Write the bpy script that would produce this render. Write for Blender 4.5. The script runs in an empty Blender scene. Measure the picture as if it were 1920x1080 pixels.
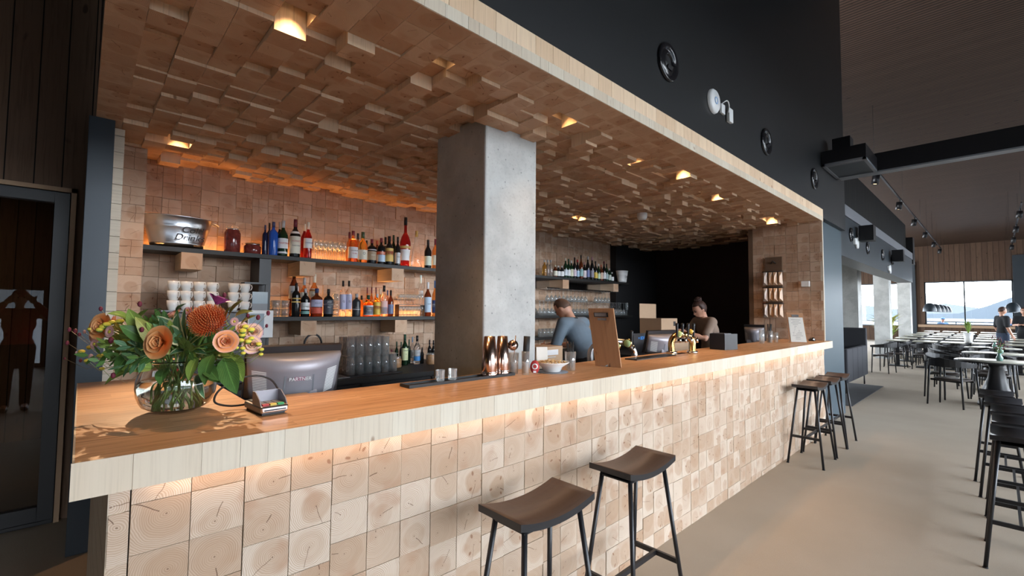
import bpy, bmesh, math, random
from math import pi, sin, cos, radians
from mathutils import Vector, Matrix, Euler

scene = bpy.context.scene
COL = scene.collection
rng = random.Random(7)

# ------------------------------------------------------------------ camera
FPX = 855.0
EYE = Vector((0, 0, 1.5))
_yaw, _pit, _rol = radians(46.68), radians(2.8), radians(0.5)
FWD = Vector((cos(_yaw)*cos(_pit), sin(_yaw)*cos(_pit), sin(_pit)))
_r = Vector((sin(_yaw), -cos(_yaw), 0)); _u = _r.cross(FWD)
RGT = _r*cos(_rol) + _u*sin(_rol)
UPV = _u*cos(_rol) - _r*sin(_rol)
cam = bpy.data.cameras.new('camera'); camo = bpy.data.objects.new('camera', cam)
COL.objects.link(camo); scene.camera = camo
cam.sensor_width = 36; cam.lens = FPX/1920*36; cam.clip_start = .05; cam.clip_end = 3000
camo.matrix_world = Matrix(((RGT.x, UPV.x, -FWD.x, EYE.x), (RGT.y, UPV.y, -FWD.y, EYE.y), (RGT.z, UPV.z, -FWD.z, EYE.z), (0, 0, 0, 1)))
def ray(x, y): return FWD + RGT*((x-960)/FPX) - UPV*((y-540)/FPX)
def onY(x, y, Y): d = ray(x, y); return EYE + d*((Y-EYE.y)/d.y)      # survey helpers: where a sight line meets a real plane
def onX(x, y, X): d = ray(x, y); return EYE + d*((X-EYE.x)/d.x)
def onZ(x, y, z): d = ray(x, y); return EYE + d*((z-EYE.z)/d.z)
def onD(x, y, D): return EYE + ray(x, y)*D

# ------------------------------------------------------------------ view, sky, daylight
scene.view_settings.view_transform = 'Standard'; scene.view_settings.look = 'None'
scene.view_settings.exposure = 0.3; scene.view_settings.gamma = 1.0
try: scene.view_settings.use_curve_mapping = False
except Exception: pass
W = bpy.data.worlds.new('World'); scene.world = W; W.use_nodes = True
wn = W.node_tree; wn.nodes.clear()
wo = wn.nodes.new('ShaderNodeOutputWorld'); wb = wn.nodes.new('ShaderNodeBackground')
wt = wn.nodes.new('ShaderNodeTexCoord'); wx = wn.nodes.new('ShaderNodeSeparateXYZ'); wr = wn.nodes.new('ShaderNodeValToRGB')
wn.links.new(wt.outputs['Generated'], wx.inputs[0]); wn.links.new(wx.outputs[2], wr.inputs[0])
wr.color_ramp.elements[0].position = 0.0; wr.color_ramp.elements[0].color = (.92, .96, 1, 1)
wr.color_ramp.elements[1].position = .5; wr.color_ramp.elements[1].color = (.72, .84, 1, 1)
wn.links.new(wr.outputs[0], wb.inputs[0]); wb.inputs[1].default_value = 16.0
wn.links.new(wb.outputs[0], wo.inputs[0])
def portal(name, loc, rot, sx, sy):
    l = bpy.data.lights.new(name, 'AREA'); l.shape = 'RECTANGLE'; l.size = sx; l.size_y = sy
    o = bpy.data.objects.new(name, l); COL.objects.link(o); o.location = loc; o.rotation_euler = rot
    l.cycles.is_portal = True; return o
portal('daylight_portal', (17, -7.05, 2.4), (radians(90), 0, 0), 32, 4.2)      # window wall behind the viewer
portal('daylight_portal', (-3.5, -7.05, 1.35), (radians(90), 0, 0), 4.6, 2.3)
portal('daylight_portal', (33.1, 1.0, 2.2), (0, radians(90), 0), 2.5, 3.1)      # picture window
portal('daylight_portal', (20, 8.15, 1.9), (radians(-90), 0, 0), 14, 2.4)
def area(name, loc, rot, sx, sy, power, color, spread=180):
    l = bpy.data.lights.new(name, 'AREA'); l.shape = 'RECTANGLE'; l.size = sx; l.size_y = sy
    l.energy = power; l.color = color; l.spread = radians(spread)
    o = bpy.data.objects.new(name, l); COL.objects.link(o); o.location = loc; o.rotation_euler = rot; return o
def spot(name, loc, target, power, color, ang=60, blend=.5, size=.03):
    l = bpy.data.lights.new(name, 'SPOT'); l.energy = power; l.color = color; l.spot_size = radians(ang); l.spot_blend = blend; l.shadow_soft_size = size
    o = bpy.data.objects.new(name, l); COL.objects.link(o); o.location = loc
    o.rotation_euler = (Vector(target)-Vector(loc)).to_track_quat('-Z', 'Y').to_euler(); return o
WARM = (1, .58, .27); AMBER = (1, .42, .12)
# strip under the bar lip, strips behind the shelf goods, wash on the soffit blocks by the back wall
area('bar_lip_light', (3.6, 1.487, 1.052), (0, 0, 0), 6.9, .03, 3.6, (1, .68, .46))
area('shelf_light', (1.72, 4.71, 1.985), (pi, 0, 0), 2.75, .03, 4.5, AMBER)
area('shelf_light', (2.2, 4.71, 1.435), (pi, 0, 0), 1.9, .03, 4.5, (1, .5, .18))
area('shelf_light', (1.8, 4.5, 2.0), (pi, 0, 0), 2.9, .03, 2.2, AMBER, 50)

# ------------------------------------------------------------------ node helpers
class G:
    def __init__(s, name):
        s.m = bpy.data.materials.new(name); s.m.use_nodes = True; s.t = s.m.node_tree; s.t.nodes.clear()
        s.out = s.t.nodes.new('ShaderNodeOutputMaterial')
    def n(s, typ, **k):
        nd = s.t.nodes.new('ShaderNode'+typ)
        for a, v in k.items(): setattr(nd, a, v)
        return nd
    def put(s, sock, v):
        if v is None: return
        if isinstance(v, bpy.types.NodeSocket): s.t.links.new(v, sock)
        else:
            try: sock.default_value = v
            except Exception:
                sock.default_value = (v, v, v) if not hasattr(v, '__len__') else (tuple(v)+(1,))[:4]
    def M(s, op, a, b=None, c=None):
        nd = s.n('Math', operation=op); s.put(nd.inputs[0], a)
        if b is not None: s.put(nd.inputs[1], b)
        if c is not None: s.put(nd.inputs[2], c)
        return nd.outputs[0]
    def V(s, op, a, b=None):
        nd = s.n('VectorMath', operation=op); s.put(nd.inputs[0], a)
        if b is not None:
            if op == 'SCALE': s.put(nd.inputs['Scale'], b)
            else: s.put(nd.inputs[1], b)
        return nd.outputs['Value'] if op in ('LENGTH', 'DISTANCE', 'DOT_PRODUCT') else nd.outputs[0]
    def sep(s, v): nd = s.n('SeparateXYZ'); s.put(nd.inputs[0], v); return nd.outputs
    def comb(s, x=0, y=0, z=0):
        nd = s.n('CombineXYZ'); [s.put(nd.inputs[i], v) for i, v in enumerate((x, y, z))]; return nd.outputs[0]
    def mix(s, f, a, b, mode='MIX'):
        nd = s.n('Mix', data_type='RGBA', blend_type=mode, clamp_factor=True)
        s.put(nd.inputs[0], f); s.put(nd.inputs[6], c4(a)); s.put(nd.inputs[7], c4(b)); return nd.outputs[2]
    def step(s, v, lo, hi):
        nd = s.n('MapRange', interpolation_type='SMOOTHSTEP'); s.put(nd.inputs[0], v); s.put(nd.inputs[1], lo); s.put(nd.inputs[2], hi); return nd.outputs[0]
    def noise(s, v, scale=5, detail=2, rough=.5, dist=0):
        nd = s.n('TexNoise'); s.put(nd.inputs['Vector'], v); nd.inputs['Scale'].default_value = scale
        nd.inputs['Detail'].default_value = detail; nd.inputs['Roughness'].default_value = rough; nd.inputs['Distortion'].default_value = dist
        return nd.outputs[0]
    def attr(s, name): nd = s.n('Attribute'); nd.attribute_name = name; return nd.outputs['Vector']
    def uv(s): return s.n('TexCoord').outputs['UV']
    def pos(s): return s.n('NewGeometry').outputs['Position']
    def obj(s): return s.n('TexCoord').outputs['Object']
    def bump(s, h, st=.3, d=.01):
        nd = s.n('Bump'); nd.inputs['Strength'].default_value = st; nd.inputs['Distance'].default_value = d; s.put(nd.inputs['Height'], h); return nd.outputs[0]
    def bsdf(s, color, rough=.5, metal=0, normal=None, **k):
        b = s.n('BsdfPrincipled'); s.put(b.inputs['Base Color'], c4(color)); s.put(b.inputs['Roughness'], rough); s.put(b.inputs['Metallic'], metal)
        if normal is not None: s.put(b.inputs['Normal'], normal)
        for a, v in k.items(): s.put(b.inputs[a.replace('_', ' ')], v)
        s.t.links.new(b.outputs[0], s.out.inputs[0]); return s.m
def c4(c):
    if isinstance(c, bpy.types.NodeSocket): return c
    return tuple(c)+(1,) if len(c) == 3 else c
def simple(name, color, rough=.5, metal=0, var=.06, scale=30, **k):
    g = G(name); nz = g.noise(g.obj(), scale, 3)
    col = g.mix(nz, [max(0, c*(1-var)) for c in color], [min(1, c*(1+var)) for c in color])
    return g.bsdf(col, rough, metal, **k)
def emit(name, color, st):
    g = G(name); e = g.n('Emission'); e.inputs[0].default_value = c4(color); e.inputs[1].default_value = st
    g.t.links.new(e.outputs[0], g.out.inputs[0]); return g.m
def glassm(name, color=(1, 1, 1), rough=.02, ior=1.45):
    g = G(name); b = g.n('BsdfGlass'); b.inputs[0].default_value = c4(color); b.inputs[1].default_value = rough; b.inputs[2].default_value = ior
    g.t.links.new(b.outputs[0], g.out.inputs[0]); return g.m
def paneglass(name, tint, refl):                     # thin pane: sees through, reflects at a glancing angle
    g = G(name); t = g.n('BsdfTransparent'); t.inputs[0].default_value = c4(tint); gl = g.n('BsdfGlossy'); gl.inputs['Roughness'].default_value = .01
    f = g.n('Fresnel'); f.inputs[0].default_value = 1.5; k = g.M('MULTIPLY', f.outputs[0], refl); k = g.M('MINIMUM', k, 1)
    m = g.n('MixShader'); g.t.links.new(k, m.inputs[0]); g.t.links.new(t.outputs[0], m.inputs[1]); g.t.links.new(gl.outputs[0], m.inputs[2])
    g.t.links.new(m.outputs[0], g.out.inputs[0]); return g.m

def endgrain(name, pale, tan, crack=1.0, ringw=.0052, knot=.74, stain=.35, rough=.62, ringk=.62):
    g = G(name); uv = g.uv(); r = g.sep(g.attr('rnd')); rx, ry, rz = r
    rv = g.comb(rx, ry, rz)
    cx = g.M('MULTIPLY', g.M('SUBTRACT', rx, .5), .07); cy = g.M('MULTIPLY', g.M('SUBTRACT', ry, .5), .07)
    p = g.V('SUBTRACT', uv, g.comb(cx, cy, 0))
    sh = g.V('ADD', uv, g.V('SCALE', rv, 37.0))
    nz = g.noise(sh, 22, 2); w = g.V('SCALE', g.comb(g.M('SUBTRACT', nz, .5), g.M('SUBTRACT', g.noise(g.V('ADD', sh, (9, 4, 2)), 22, 2), .5), 0), .016)
    p2 = g.V('ADD', p, w); d = g.V('LENGTH', p2)
    ring = g.M('MULTIPLY_ADD', g.M('SINE', g.M('MULTIPLY', d, 2*pi/ringw)), .5, .5)
    band = g.noise(g.comb(g.M('MULTIPLY', d, 60), rx, rz), 1.5, 2)
    base = g.mix(g.step(rz, .15, .85), pale, tan)
    hr = g.M('MULTIPLY_ADD', ry, .03, .028)
    heart = g.M('SUBTRACT', 1, g.step(d, hr, g.M('ADD', hr, .016)))
    base = g.mix(g.M('MULTIPLY', heart, g.M('MULTIPLY', rx, .62)), base, [tan[0]*.80, tan[1]*.68, tan[2]*.56])
    base = g.mix(g.M('MULTIPLY', g.M('MULTIPLY', ring, g.M('MULTIPLY_ADD', band, .8, .2)), ringk), base, [tan[0]*.62, tan[1]*.52, tan[2]*.42])
    st = g.step(g.noise(g.V('ADD', sh, (3, 3, 1)), 9, 2), .52, .75)
    base = g.mix(g.M('MULTIPLY', st, stain), base, [tan[0]*.72, tan[1]*.52, tan[2]*.40])
    # radial knots and drying cracks
    px, py, _ = g.sep(p2)
    an = g.M('ADD', g.M('ARCTAN2', py, px), g.M('MULTIPLY', ry, 6.283))
    am = g.M('SUBTRACT', g.M('MODULO', g.M('ADD', an, 12.566), 2.0944), 1.0472)
    kx = g.M('SUBTRACT', g.M('MULTIPLY', d, g.M('COSINE', am)), g.M('MULTIPLY_ADD', rx, .02, .02)); ky = g.M('MULTIPLY', g.M('MULTIPLY', d, g.M('SINE', am)), 1.9)
    kd = g.V('LENGTH', g.comb(kx, ky, 0))
    kn = g.M('MULTIPLY', g.M('SUBTRACT', 1, g.step(kd, .006, .012)), g.M('GREATER_THAN', rx, knot))
    base = g.mix(g.M('MULTIPLY', kn, .75), base, [tan[0]*.42, tan[1]*.25, tan[2]*.17])
    cm = g.M('ABSOLUTE', g.M('SUBTRACT', g.M('MODULO', g.M('ADD', an, 14.2), 6.2832), 3.1416))
    wd = g.M('MULTIPLY', cm, d)
    ck = g.M('MULTIPLY', g.M('SUBTRACT', 1, g.step(wd, .0004, g.M('MULTIPLY_ADD', rz, .0016, .0009))), g.M('MULTIPLY', g.M('GREATER_THAN', d, g.M('MULTIPLY', rz, .03)), g.M('LESS_THAN', d, g.M('MULTIPLY_ADD', rx, .09, .02))))
    ck = g.M('MULTIPLY', ck, g.M('LESS_THAN', cm, 1.4))
    if crack > 1:                                    # cross checks running to the tile's edges
        c2 = g.M('MINIMUM', g.M('ABSOLUTE', px), g.M('ABSOLUTE', py)); c2 = g.M('SUBTRACT', 1, g.step(c2, .0005, .0019))
        ck = g.M('MAXIMUM', ck, g.M('MULTIPLY', c2, g.M('GREATER_THAN', ry, .35)))
    pith = g.M('SUBTRACT', 1, g.step(d, .0018, .0032))
    base = g.mix(g.M('MULTIPLY', g.M('MAXIMUM', ck, g.M('MULTIPLY', pith, .7)), .85), base, [tan[0]*.22, tan[1]*.14, tan[2]*.10])
    return g.bsdf(base, rough, normal=g.bump(g.M('ADD', g.M('MULTIPLY', ring, .15), g.M('MULTIPLY', ck, -1)), .35, .003), Specular_IOR_Level=.3)
def longgrain(name, pale, dark, rough=.55, sc=(140, 5)):
    g = G(name); u, v, _ = g.sep(g.uv()); rv = g.attr('rnd'); rx, ry, rz = g.sep(rv)
    q = g.V('ADD', g.comb(g.M('MULTIPLY', u, sc[0]), g.M('MULTIPLY', v, sc[1]), 0), g.V('SCALE', rv, 60))
    n1 = g.noise(q, 1, 4, .6, .3); n2 = g.noise(g.V('SCALE', q, .25), 1, 2)
    base = g.mix(g.M('MULTIPLY_ADD', rz, .55, g.M('MULTIPLY', n2, .3)), pale, dark)
    base = g.mix(g.M('MULTIPLY', g.step(n1, .45, .8), .45), base, [c*.62 for c in dark])
    kq = g.V('ADD', g.comb(g.M('MULTIPLY', u, 14), g.M('MULTIPLY', v, 8), 0), g.V('SCALE', rv, 23))
    k = g.step(g.noise(kq, 1, 1), .74, .80)
    base = g.mix(g.M('MULTIPLY', k, .8), base, [dark[0]*.4, dark[1]*.25, dark[2]*.16])
    return g.bsdf(base, rough, Specular_IOR_Level=.3)

MAT = {}
MAT['front_end'] = endgrain('pale_end_grain_wood', (.56, .47, .38), (.44, .325, .235), knot=.80, ringk=.9, stain=.5)
MAT['front_long'] = longgrain('pale_long_grain_wood', (.55, .47, .36), (.44, .32, .21))
MAT['lip'] = longgrain('pale_lip_boards', (.66, .60, .49), (.56, .45, .33), sc=(110, 3))
MAT['wall_end'] = endgrain('back_wall_end_grain', (.60, .44, .325), (.48, .325, .225), crack=2, ringw=.006, knot=.78)
MAT['ceil_end'] = endgrain('soffit_end_grain', (.64, .45, .31), (.53, .34, .22), ringw=.0055, knot=.78)
MAT['ceil_long'] = longgrain('soffit_long_grain', (.82, .64, .45), (.62, .42, .26))
# bar top: oiled boards laid along the bar
g = G('oiled_bar_top'); o_ = g.pos(); x_, y_, z_ = g.sep(o_)
row = g.M('FLOOR', g.M('DIVIDE', y_, .115)); wn1 = g.n('TexWhiteNoise', noise_dimensions='1D'); g.put(wn1.inputs['W'], row)
seg = g.M('FLOOR', g.M('ADD', g.M('DIVIDE', x_, .62), g.M('MULTIPLY', wn1.outputs[0], 9)))
wn2 = g.n('TexWhiteNoise', noise_dimensions='2D'); g.put(wn2.inputs['Vector'], g.comb(row, seg, 0))
q = g.V('ADD', g.comb(g.M('MULTIPLY', x_, 4), g.M('MULTIPLY', y_, 60), 0), g.V('SCALE', wn2.outputs['Color'], 40))
gr = g.noise(q, 1, 4, .6, .6)
colr = g.mix(wn2.outputs[0], (.70, .41, .21), (.56, .295, .135)); colr = g.mix(g.step(gr, .42, .75), colr, (.38, .18, .075))
fx = g.M('FRACT', g.M('DIVIDE', y_, .115)); seam = g.M('MULTIPLY', g.M('LESS_THAN', fx, .012), .5)
colr = g.mix(seam, colr, (.2, .09, .04))
MAT['top'] = g.bsdf(colr, g.M('MULTIPLY_ADD', gr, .15, .38), normal=g.bump(gr, .05, .002), Specular_IOR_Level=.35)
# concrete
g = G('cast_concrete'); n1 = g.noise(g.pos(), 3.2, 4, .6); n2 = g.noise(g.pos(), 55, 3, .7); vo = g.n('TexVoronoi'); g.put(vo.inputs['Vector'], g.pos()); vo.inputs['Scale'].default_value = 16
hole = g.M('SUBTRACT', 1, g.step(vo.outputs['Distance'], .05, .12))
cc = g.mix(g.step(n1, .35, .65), (.40, .405, .39), (.52, .53, .51)); cc = g.mix(g.M('MULTIPLY', g.step(n2, .5, .75), .35), cc, (.25, .25, .245)); cc = g.mix(g.M('MULTIPLY', hole, .6), cc, (.12, .12, .12))
MAT['concrete'] = g.bsdf(cc, .75, normal=g.bump(n2, .2, .004))
MAT['black_wall'] = simple('charcoal_painted_wall', (.0095, .0105, .012), .42, 0, .12, 3)
MAT['steel'] = simple('blue_grey_steel', (.026, .035, .044), .38, .25, .1, 3)
MAT['steel_light'] = simple('blue_grey_steel_pier', (.042, .066, .084), .42, .1, .06, 3)
# floor: short beige carpet
g = G('beige_carpet'); n1 = g.noise(g.pos(), 260, 2, .6); n2 = g.noise(g.pos(), 1.3, 3); vc = g.mix(g.step(n2, .3, .7), (.44, .365, .28), (.49, .41, .32)); vc = g.mix(g.M('MULTIPLY', n1, .6), vc, (.32, .26, .195))
MAT['floor'] = g.bsdf(vc, .85, normal=g.bump(n1, .5, .004), Specular_IOR_Level=.2)
# planks
def planks(name, c1, c2, w, axis, rough=.6, groove=.05, gcol=(.01, .007, .005), along=2):
    g = G(name); s_ = g.sep(g.pos()); a = s_[axis]; b = s_[along]
    k = g.M('DIVIDE', a, w); f = g.M('FRACT', k); id_ = g.M('FLOOR', k)
    wn_ = g.n('TexWhiteNoise', noise_dimensions='1D'); g.put(wn_.inputs['W'], id_)
    q = g.V('ADD', g.comb(g.M('MULTIPLY', a, 60), g.M('MULTIPLY', b, 2.5), 0), g.V('SCALE', wn_.outputs['Color'], 50)); gr = g.noise(q, 1, 4, .6, .5)
    col = g.mix(wn_.outputs[0], c1, c2); col = g.mix(g.M('MULTIPLY', g.step(gr, .45, .8), .6), col, [c*.4 for c in c1])
    kq = g.V('ADD', g.comb(g.M('MULTIPLY', a, 11), g.M('MULTIPLY', b, 5), 0), g.V('SCALE', wn_.outputs['Color'], 20)); kn = g.step(g.noise(kq, 1, 1), .72, .78)
    col = g.mix(g.M('MULTIPLY', kn, .7), col, [c*.25 for c in c1])
    gv = g.M('LESS_THAN', f, groove); col = g.mix(gv, col, gcol)
    return g.bsdf(col, rough, normal=g.bump(g.M('SUBTRACT', 1, gv), .6, .01), Specular_IOR_Level=.12)
MAT['plank_wall'] = planks('dark_stained_planks', (.13, .08, .052), (.20, .125, .08), .14, 0)
MAT['far_planks'] = planks('brown_wall_planks', (.075, .045, .031), (.10, .062, .042), .2, 1)
MAT['slats'] = planks('brown_ceiling_slats', (.056, .034, .024), (.068, .042, .030), .075, 0, groove=.38, gcol=(.014, .009, .007), along=1)
MAT['ribs'] = planks('black_ribbed_cladding', (.014, .014, .015), (.02, .019, .018), .16, 0, groove=.35, gcol=(.002, .002, .002))
MAT['black'] = simple('matt_black', (.012, .012, .013), .5)
MAT['satin_black'] = simple('satin_black', (.010, .010, .012), .4)
MAT['black_wood'] = simple('black_stained_wood', (.018, .018, .02), .33)
MAT['shelf'] = simple('dark_shelf_board', (.012, .011, .010), .55)
MAT['chrome'] = simple('polished_chrome', (.75, .76, .78), .12, 1)
MAT['steel_brush'] = simple('brushed_steel', (.55, .56, .58), .28, 1)
MAT['copper'] = simple('copper_plated', (.70, .50, .42), .2, 1)
MAT['gold'] = simple('polished_brass', (.75, .52, .22), .18, 1)
MAT['white'] = simple('white_plastic', (.75, .76, .76), .4)
MAT['ceramic'] = simple('white_ceramic', (.78, .78, .76), .18)
MAT['grey_plastic'] = simple('silver_grey_plastic', (.30, .29, .32), .42, .3)
MAT['mid_grey'] = simple('mid_grey_plastic', (.17, .18, .20), .4)
g = G('clear_glass'); t_ = g.n('BsdfTransparent'); t_.inputs[0].default_value = (.93, .95, .95, 1); q_ = g.n('BsdfGlossy'); q_.inputs['Roughness'].default_value = .06; q_.inputs[0].default_value = (1, 1, 1, 1)
lw = g.n('LayerWeight'); lw.inputs[0].default_value = .35; mx_ = g.n('MixShader'); g.t.links.new(g.M('MULTIPLY_ADD', lw.outputs['Facing'], .75, .05), mx_.inputs[0]); g.t.links.new(t_.outputs[0], mx_.inputs[1]); g.t.links.new(q_.outputs[0], mx_.inputs[2]); df_ = g.n('BsdfDiffuse'); df_.inputs[0].default_value = (.85, .9, .92, 1); m3_ = g.n('MixShader'); m3_.inputs[0].default_value = .10; g.t.links.new(mx_.outputs[0], m3_.inputs[1]); g.t.links.new(df_.outputs[0], m3_.inputs[2]); g.t.links.new(m3_.outputs[0], g.out.inputs[0]); MAT['glass'] = g.m  # white diffuse mixed in, standing in for bright streaks of reflected light
MAT['thick_glass'] = glassm('clear_vase_glass')
MAT['paper'] = simple('paper', (.74, .72, .66), .7)
MAT['card'] = simple('brown_cardboard', (.36, .24, .15), .8)
MAT['led'] = emit('warm_led', (1, .66, .42), 1.4)
MAT['led_amber'] = emit('amber_led', (1, .4, .1), 2)
MAT['bulb'] = emit('warm_bulb', (1, .72, .42), 4)
MAT['pane'] = paneglass('window_pane', (.97, .98, .99), 1.0)
MAT['door_pane'] = paneglass('dark_door_pane', (.55, .52, .48), 1.5)
MAT['skin'] = simple('skin', (.52, .27, .18), .45)
MAT['rubber'] = simple('black_rubber', (.015, .015, .016), .6)

# ------------------------------------------------------------------ mesh builder
class MB:
    def __init__(s): s.v = []; s.f = []; s.m = []; s.uv = []; s.r = []; s.sm = []
    def face(s, pts, mi=0, uv=None, rnd=(.5, .5, .5), smooth=False):
        b = len(s.v); s.v += [tuple(p) for p in pts]; s.f.append(tuple(range(b, b+len(pts)))); s.m.append(mi)
        s.uv.append(uv or [(0, 0)]*len(pts)); s.r.append(rnd); s.sm.append(smooth)
    def poly(s, verts, faces, mi=0, smooth=False, rnd=(.5, .5, .5), uv=None):
        b = len(s.v); s.v += [tuple(p) for p in verts]
        for f in faces:
            s.f.append(tuple(b+i for i in f)); s.m.append(mi); s.uv.append([uv[i] for i in f] if uv else [(0, 0)]*len(f)); s.r.append(rnd); s.sm.append(smooth)
        return s
    def box(s, c, d, mi=0, rot=None, rnd=(.5, .5, .5)):
        x, y, z = (k/2 for k in d); P = [Vector((a*x, b*y, e*z)) for e in (-1, 1) for b in (-1, 1) for a in (-1, 1)]
        if rot is not None: P = [rot @ p for p in P]
        c = Vector(c); P = [p+c for p in P]
        return s.poly(P, [(0, 2, 3, 1), (4, 5, 7, 6), (0, 1, 5, 4), (2, 6, 7, 3), (0, 4, 6, 2), (1, 3, 7, 5)], mi, rnd=rnd)
    def bb(s, x0, y0, z0, x1, y1, z1, mi=0, rnd=(.5, .5, .5)): return s.box(((x0+x1)/2, (y0+y1)/2, (z0+z1)/2), (abs(x1-x0), abs(y1-y0), abs(z1-z0)), mi, rnd=rnd)
    def lathe(s, prof, c=(0, 0, 0), n=20, mi=0, rot=None, a0=0, a1=2*pi, smooth=True, sx=1, sy=1):
        c = Vector(c); full = abs(a1-a0-2*pi) < 1e-6; k = n if full else n+1; V = []
        for r, z in prof:
            for i in range(k):
                a = a0+(a1-a0)*i/n; p = Vector((r*cos(a)*sx, r*sin(a)*sy, z))
                if rot is not None: p = rot @ p
                V.append(p+c)
        F = []
        for j in range(len(prof)-1):
            for i in range(n):
                i2 = (i+1) % k; F.append((j*k+i, j*k+i2, (j+1)*k+i2, (j+1)*k+i))
        return s.poly(V, F, mi, smooth)
    def cyl(s, r, z0, z1, c=(0, 0, 0), n=16, mi=0, rot=None, r2=None):
        r2 = r if r2 is None else r2
        return s.lathe([(1e-5, z0), (r, z0), (r, z0), (r2, z1), (r2, z1), (1e-5, z1)], c, n, mi, rot)
    def tube(s, pts, r, n=8, mi=0, cap=True, smooth=True):
        pts = [Vector(p) for p in pts]; R = r if hasattr(r, '__len__') else [r]*len(pts); V = []; up = None
        for i, p in enumerate(pts):
            t = (pts[min(i+1, len(pts)-1)]-pts[max(i-1, 0)]).normalized()
            if up is None: up = t.orthogonal().normalized()
            else:
                up = up - t*up.dot(t); up = up.normalized() if up.length > 1e-6 else t.orthogonal().normalized()
            w = t.cross(up)
            for k in range(n): a = 2*pi*k/n; V.append(p+(up*cos(a)+w*sin(a))*R[i])
        F = [(i*n+k, i*n+(k+1) % n, (i+1)*n+(k+1) % n, (i+1)*n+k) for i in range(len(pts)-1) for k in range(n)]
        if cap: F += [tuple(range(n))[::-1], tuple((len(pts)-1)*n+k for k in range(n))]
        return s.poly(V, F, mi, smooth)
    def bar(s, a, b, w, h, mi=0):                     # square bar between two points
        a, b = Vector(a), Vector(b); t = (b-a).normalized(); u = Vector((0, 0, 1)) if abs(t.z) < .95 else Vector((1, 0, 0)); x = t.cross(u).normalized(); y = x.cross(t)
        V = [p+x*(i*w/2)+y*(j*h/2) for p in (a, b) for i, j in ((-1, -1), (1, -1), (1, 1), (-1, 1))]
        return s.poly(V, [(3, 2, 1, 0), (4, 5, 6, 7), (0, 1, 5, 4), (1, 2, 6, 5), (2, 3, 7, 6), (3, 0, 4, 7)], mi)
    def ball(s, c, r, n=12, mi=0, sc=(1, 1, 1), rot=None):
        m = max(4, n//2); V = []; F = []; c = Vector(c)
        for j in range(m+1):
            t = pi*j/m
            for i in range(n):
                a = 2*pi*i/n; p = Vector((r*sin(t)*cos(a)*sc[0], r*sin(t)*sin(a)*sc[1], r*cos(t)*sc[2]))
                if rot is not None: p = rot @ p
                V.append(p+c)
        for j in range(m):
            for i in range(n): F.append((j*n+i, (j+1)*n+i, (j+1)*n+(i+1) % n, j*n+(i+1) % n))
        return s.poly(V, F, mi, True)
    def prism(s, outline, z0, z1, mi=0, T=None):     # outline in xy, extruded in z, then transformed
        n = len(outline); V = [Vector((x, y, z0)) for x, y in outline]+[Vector((x, y, z1)) for x, y in outline]
        if T is not None: V = [T @ p for p in V]
        F = [tuple(range(n))[::-1], tuple(range(n, 2*n))]+[(i, (i+1) % n, n+(i+1) % n, n+i) for i in range(n)]
        return s.poly(V, F, mi)
    def build(s, name, mats, parent=None, bevel=0, loc=None):
        me = bpy.data.meshes.new(name); me.from_pydata(s.v, [], s.f)
        mats = mats if isinstance(mats, (list, tuple)) else [mats]
        for m in mats: me.materials.append(MAT[m] if isinstance(m, str) else m)
        me.polygons.foreach_set('material_index', s.m); me.polygons.foreach_set('use_smooth', s.sm)
        fu = [c for f in s.uv for p in f for c in p]; fr = [c for f, r in zip(s.f, s.r) for _ in f for c in r]
        me.uv_layers.new(name='UVMap'); me.uv_layers['UVMap'].data.foreach_set('uv', fu)
        me.attributes.new('rnd', 'FLOAT_VECTOR', 'CORNER'); me.attributes['rnd'].data.foreach_set('vector', fr)
        bm = bmesh.new(); bm.from_mesh(me); bmesh.ops.remove_doubles(bm, verts=bm.verts, dist=1e-6); bmesh.ops.dissolve_degenerate(bm, edges=bm.edges, dist=1e-6)
        bmesh.ops.recalc_face_normals(bm, faces=bm.faces); bm.to_mesh(me); bm.free()
        o = bpy.data.objects.new(name, me); COL.objects.link(o)
        if parent: o.parent = parent
        if loc: o.location = loc
        if bevel:
            b = o.modifiers.new('bevel', 'BEVEL'); b.width = bevel; b.segments = 2; b.limit_method = 'ANGLE'; b.angle_limit = radians(40)
        return o
def tag(o, label, cat, group=None, kind=None):
    o['label'] = label; o['category'] = cat
    if group: o['group'] = group
    if kind: o['kind'] = kind
    return o
def thing(name, label, cat, loc=(0, 0, 0), rz=0, group=None):
    o = bpy.data.objects.new(name, None); o.empty_display_size = .05; COL.objects.link(o); o.location = loc; o.rotation_euler = (0, 0, rz)
    return tag(o, label, cat, group)
def struct(o): o['kind'] = 'structure'; return o
def copy_tree(o, parent=None):
    c = o.copy(); COL.objects.link(c)
    if parent is not None: c.parent = parent
    for ch in [x for x in o.children]: copy_tree(ch, c)
    return c
def place(proto, used, loc, rz=0, label=None, group=None, scale=None):
    o = proto if not used else copy_tree(proto)
    o.location = loc; o.rotation_euler = (0, 0, rz)
    if scale: o.scale = scale
    if label: o['label'] = label
    if group: o['group'] = group
    return o
def text(name, body, size, mat, parent, loc, rot, font_shear=0, extrude=.0004, align='CENTER'):
    cu = bpy.data.curves.new(name, 'FONT'); cu.body = body; cu.size = size; cu.extrude = extrude; cu.align_x = align; cu.align_y = 'CENTER'; cu.shear = font_shear
    t = bpy.data.objects.new(name, cu); COL.objects.link(t); dg = bpy.context.evaluated_depsgraph_get()
    me = bpy.data.meshes.new_from_object(t.evaluated_get(dg)); bpy.data.objects.remove(t); bpy.data.curves.remove(cu)
    me.materials.clear(); me.materials.append(MAT[mat] if isinstance(mat, str) else mat)
    o = bpy.data.objects.new(name, me); COL.objects.link(o); o.parent = parent; o.location = loc; o.rotation_euler = rot; return o
def R3(): return (rng.random(), rng.random(), rng.random())
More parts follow.
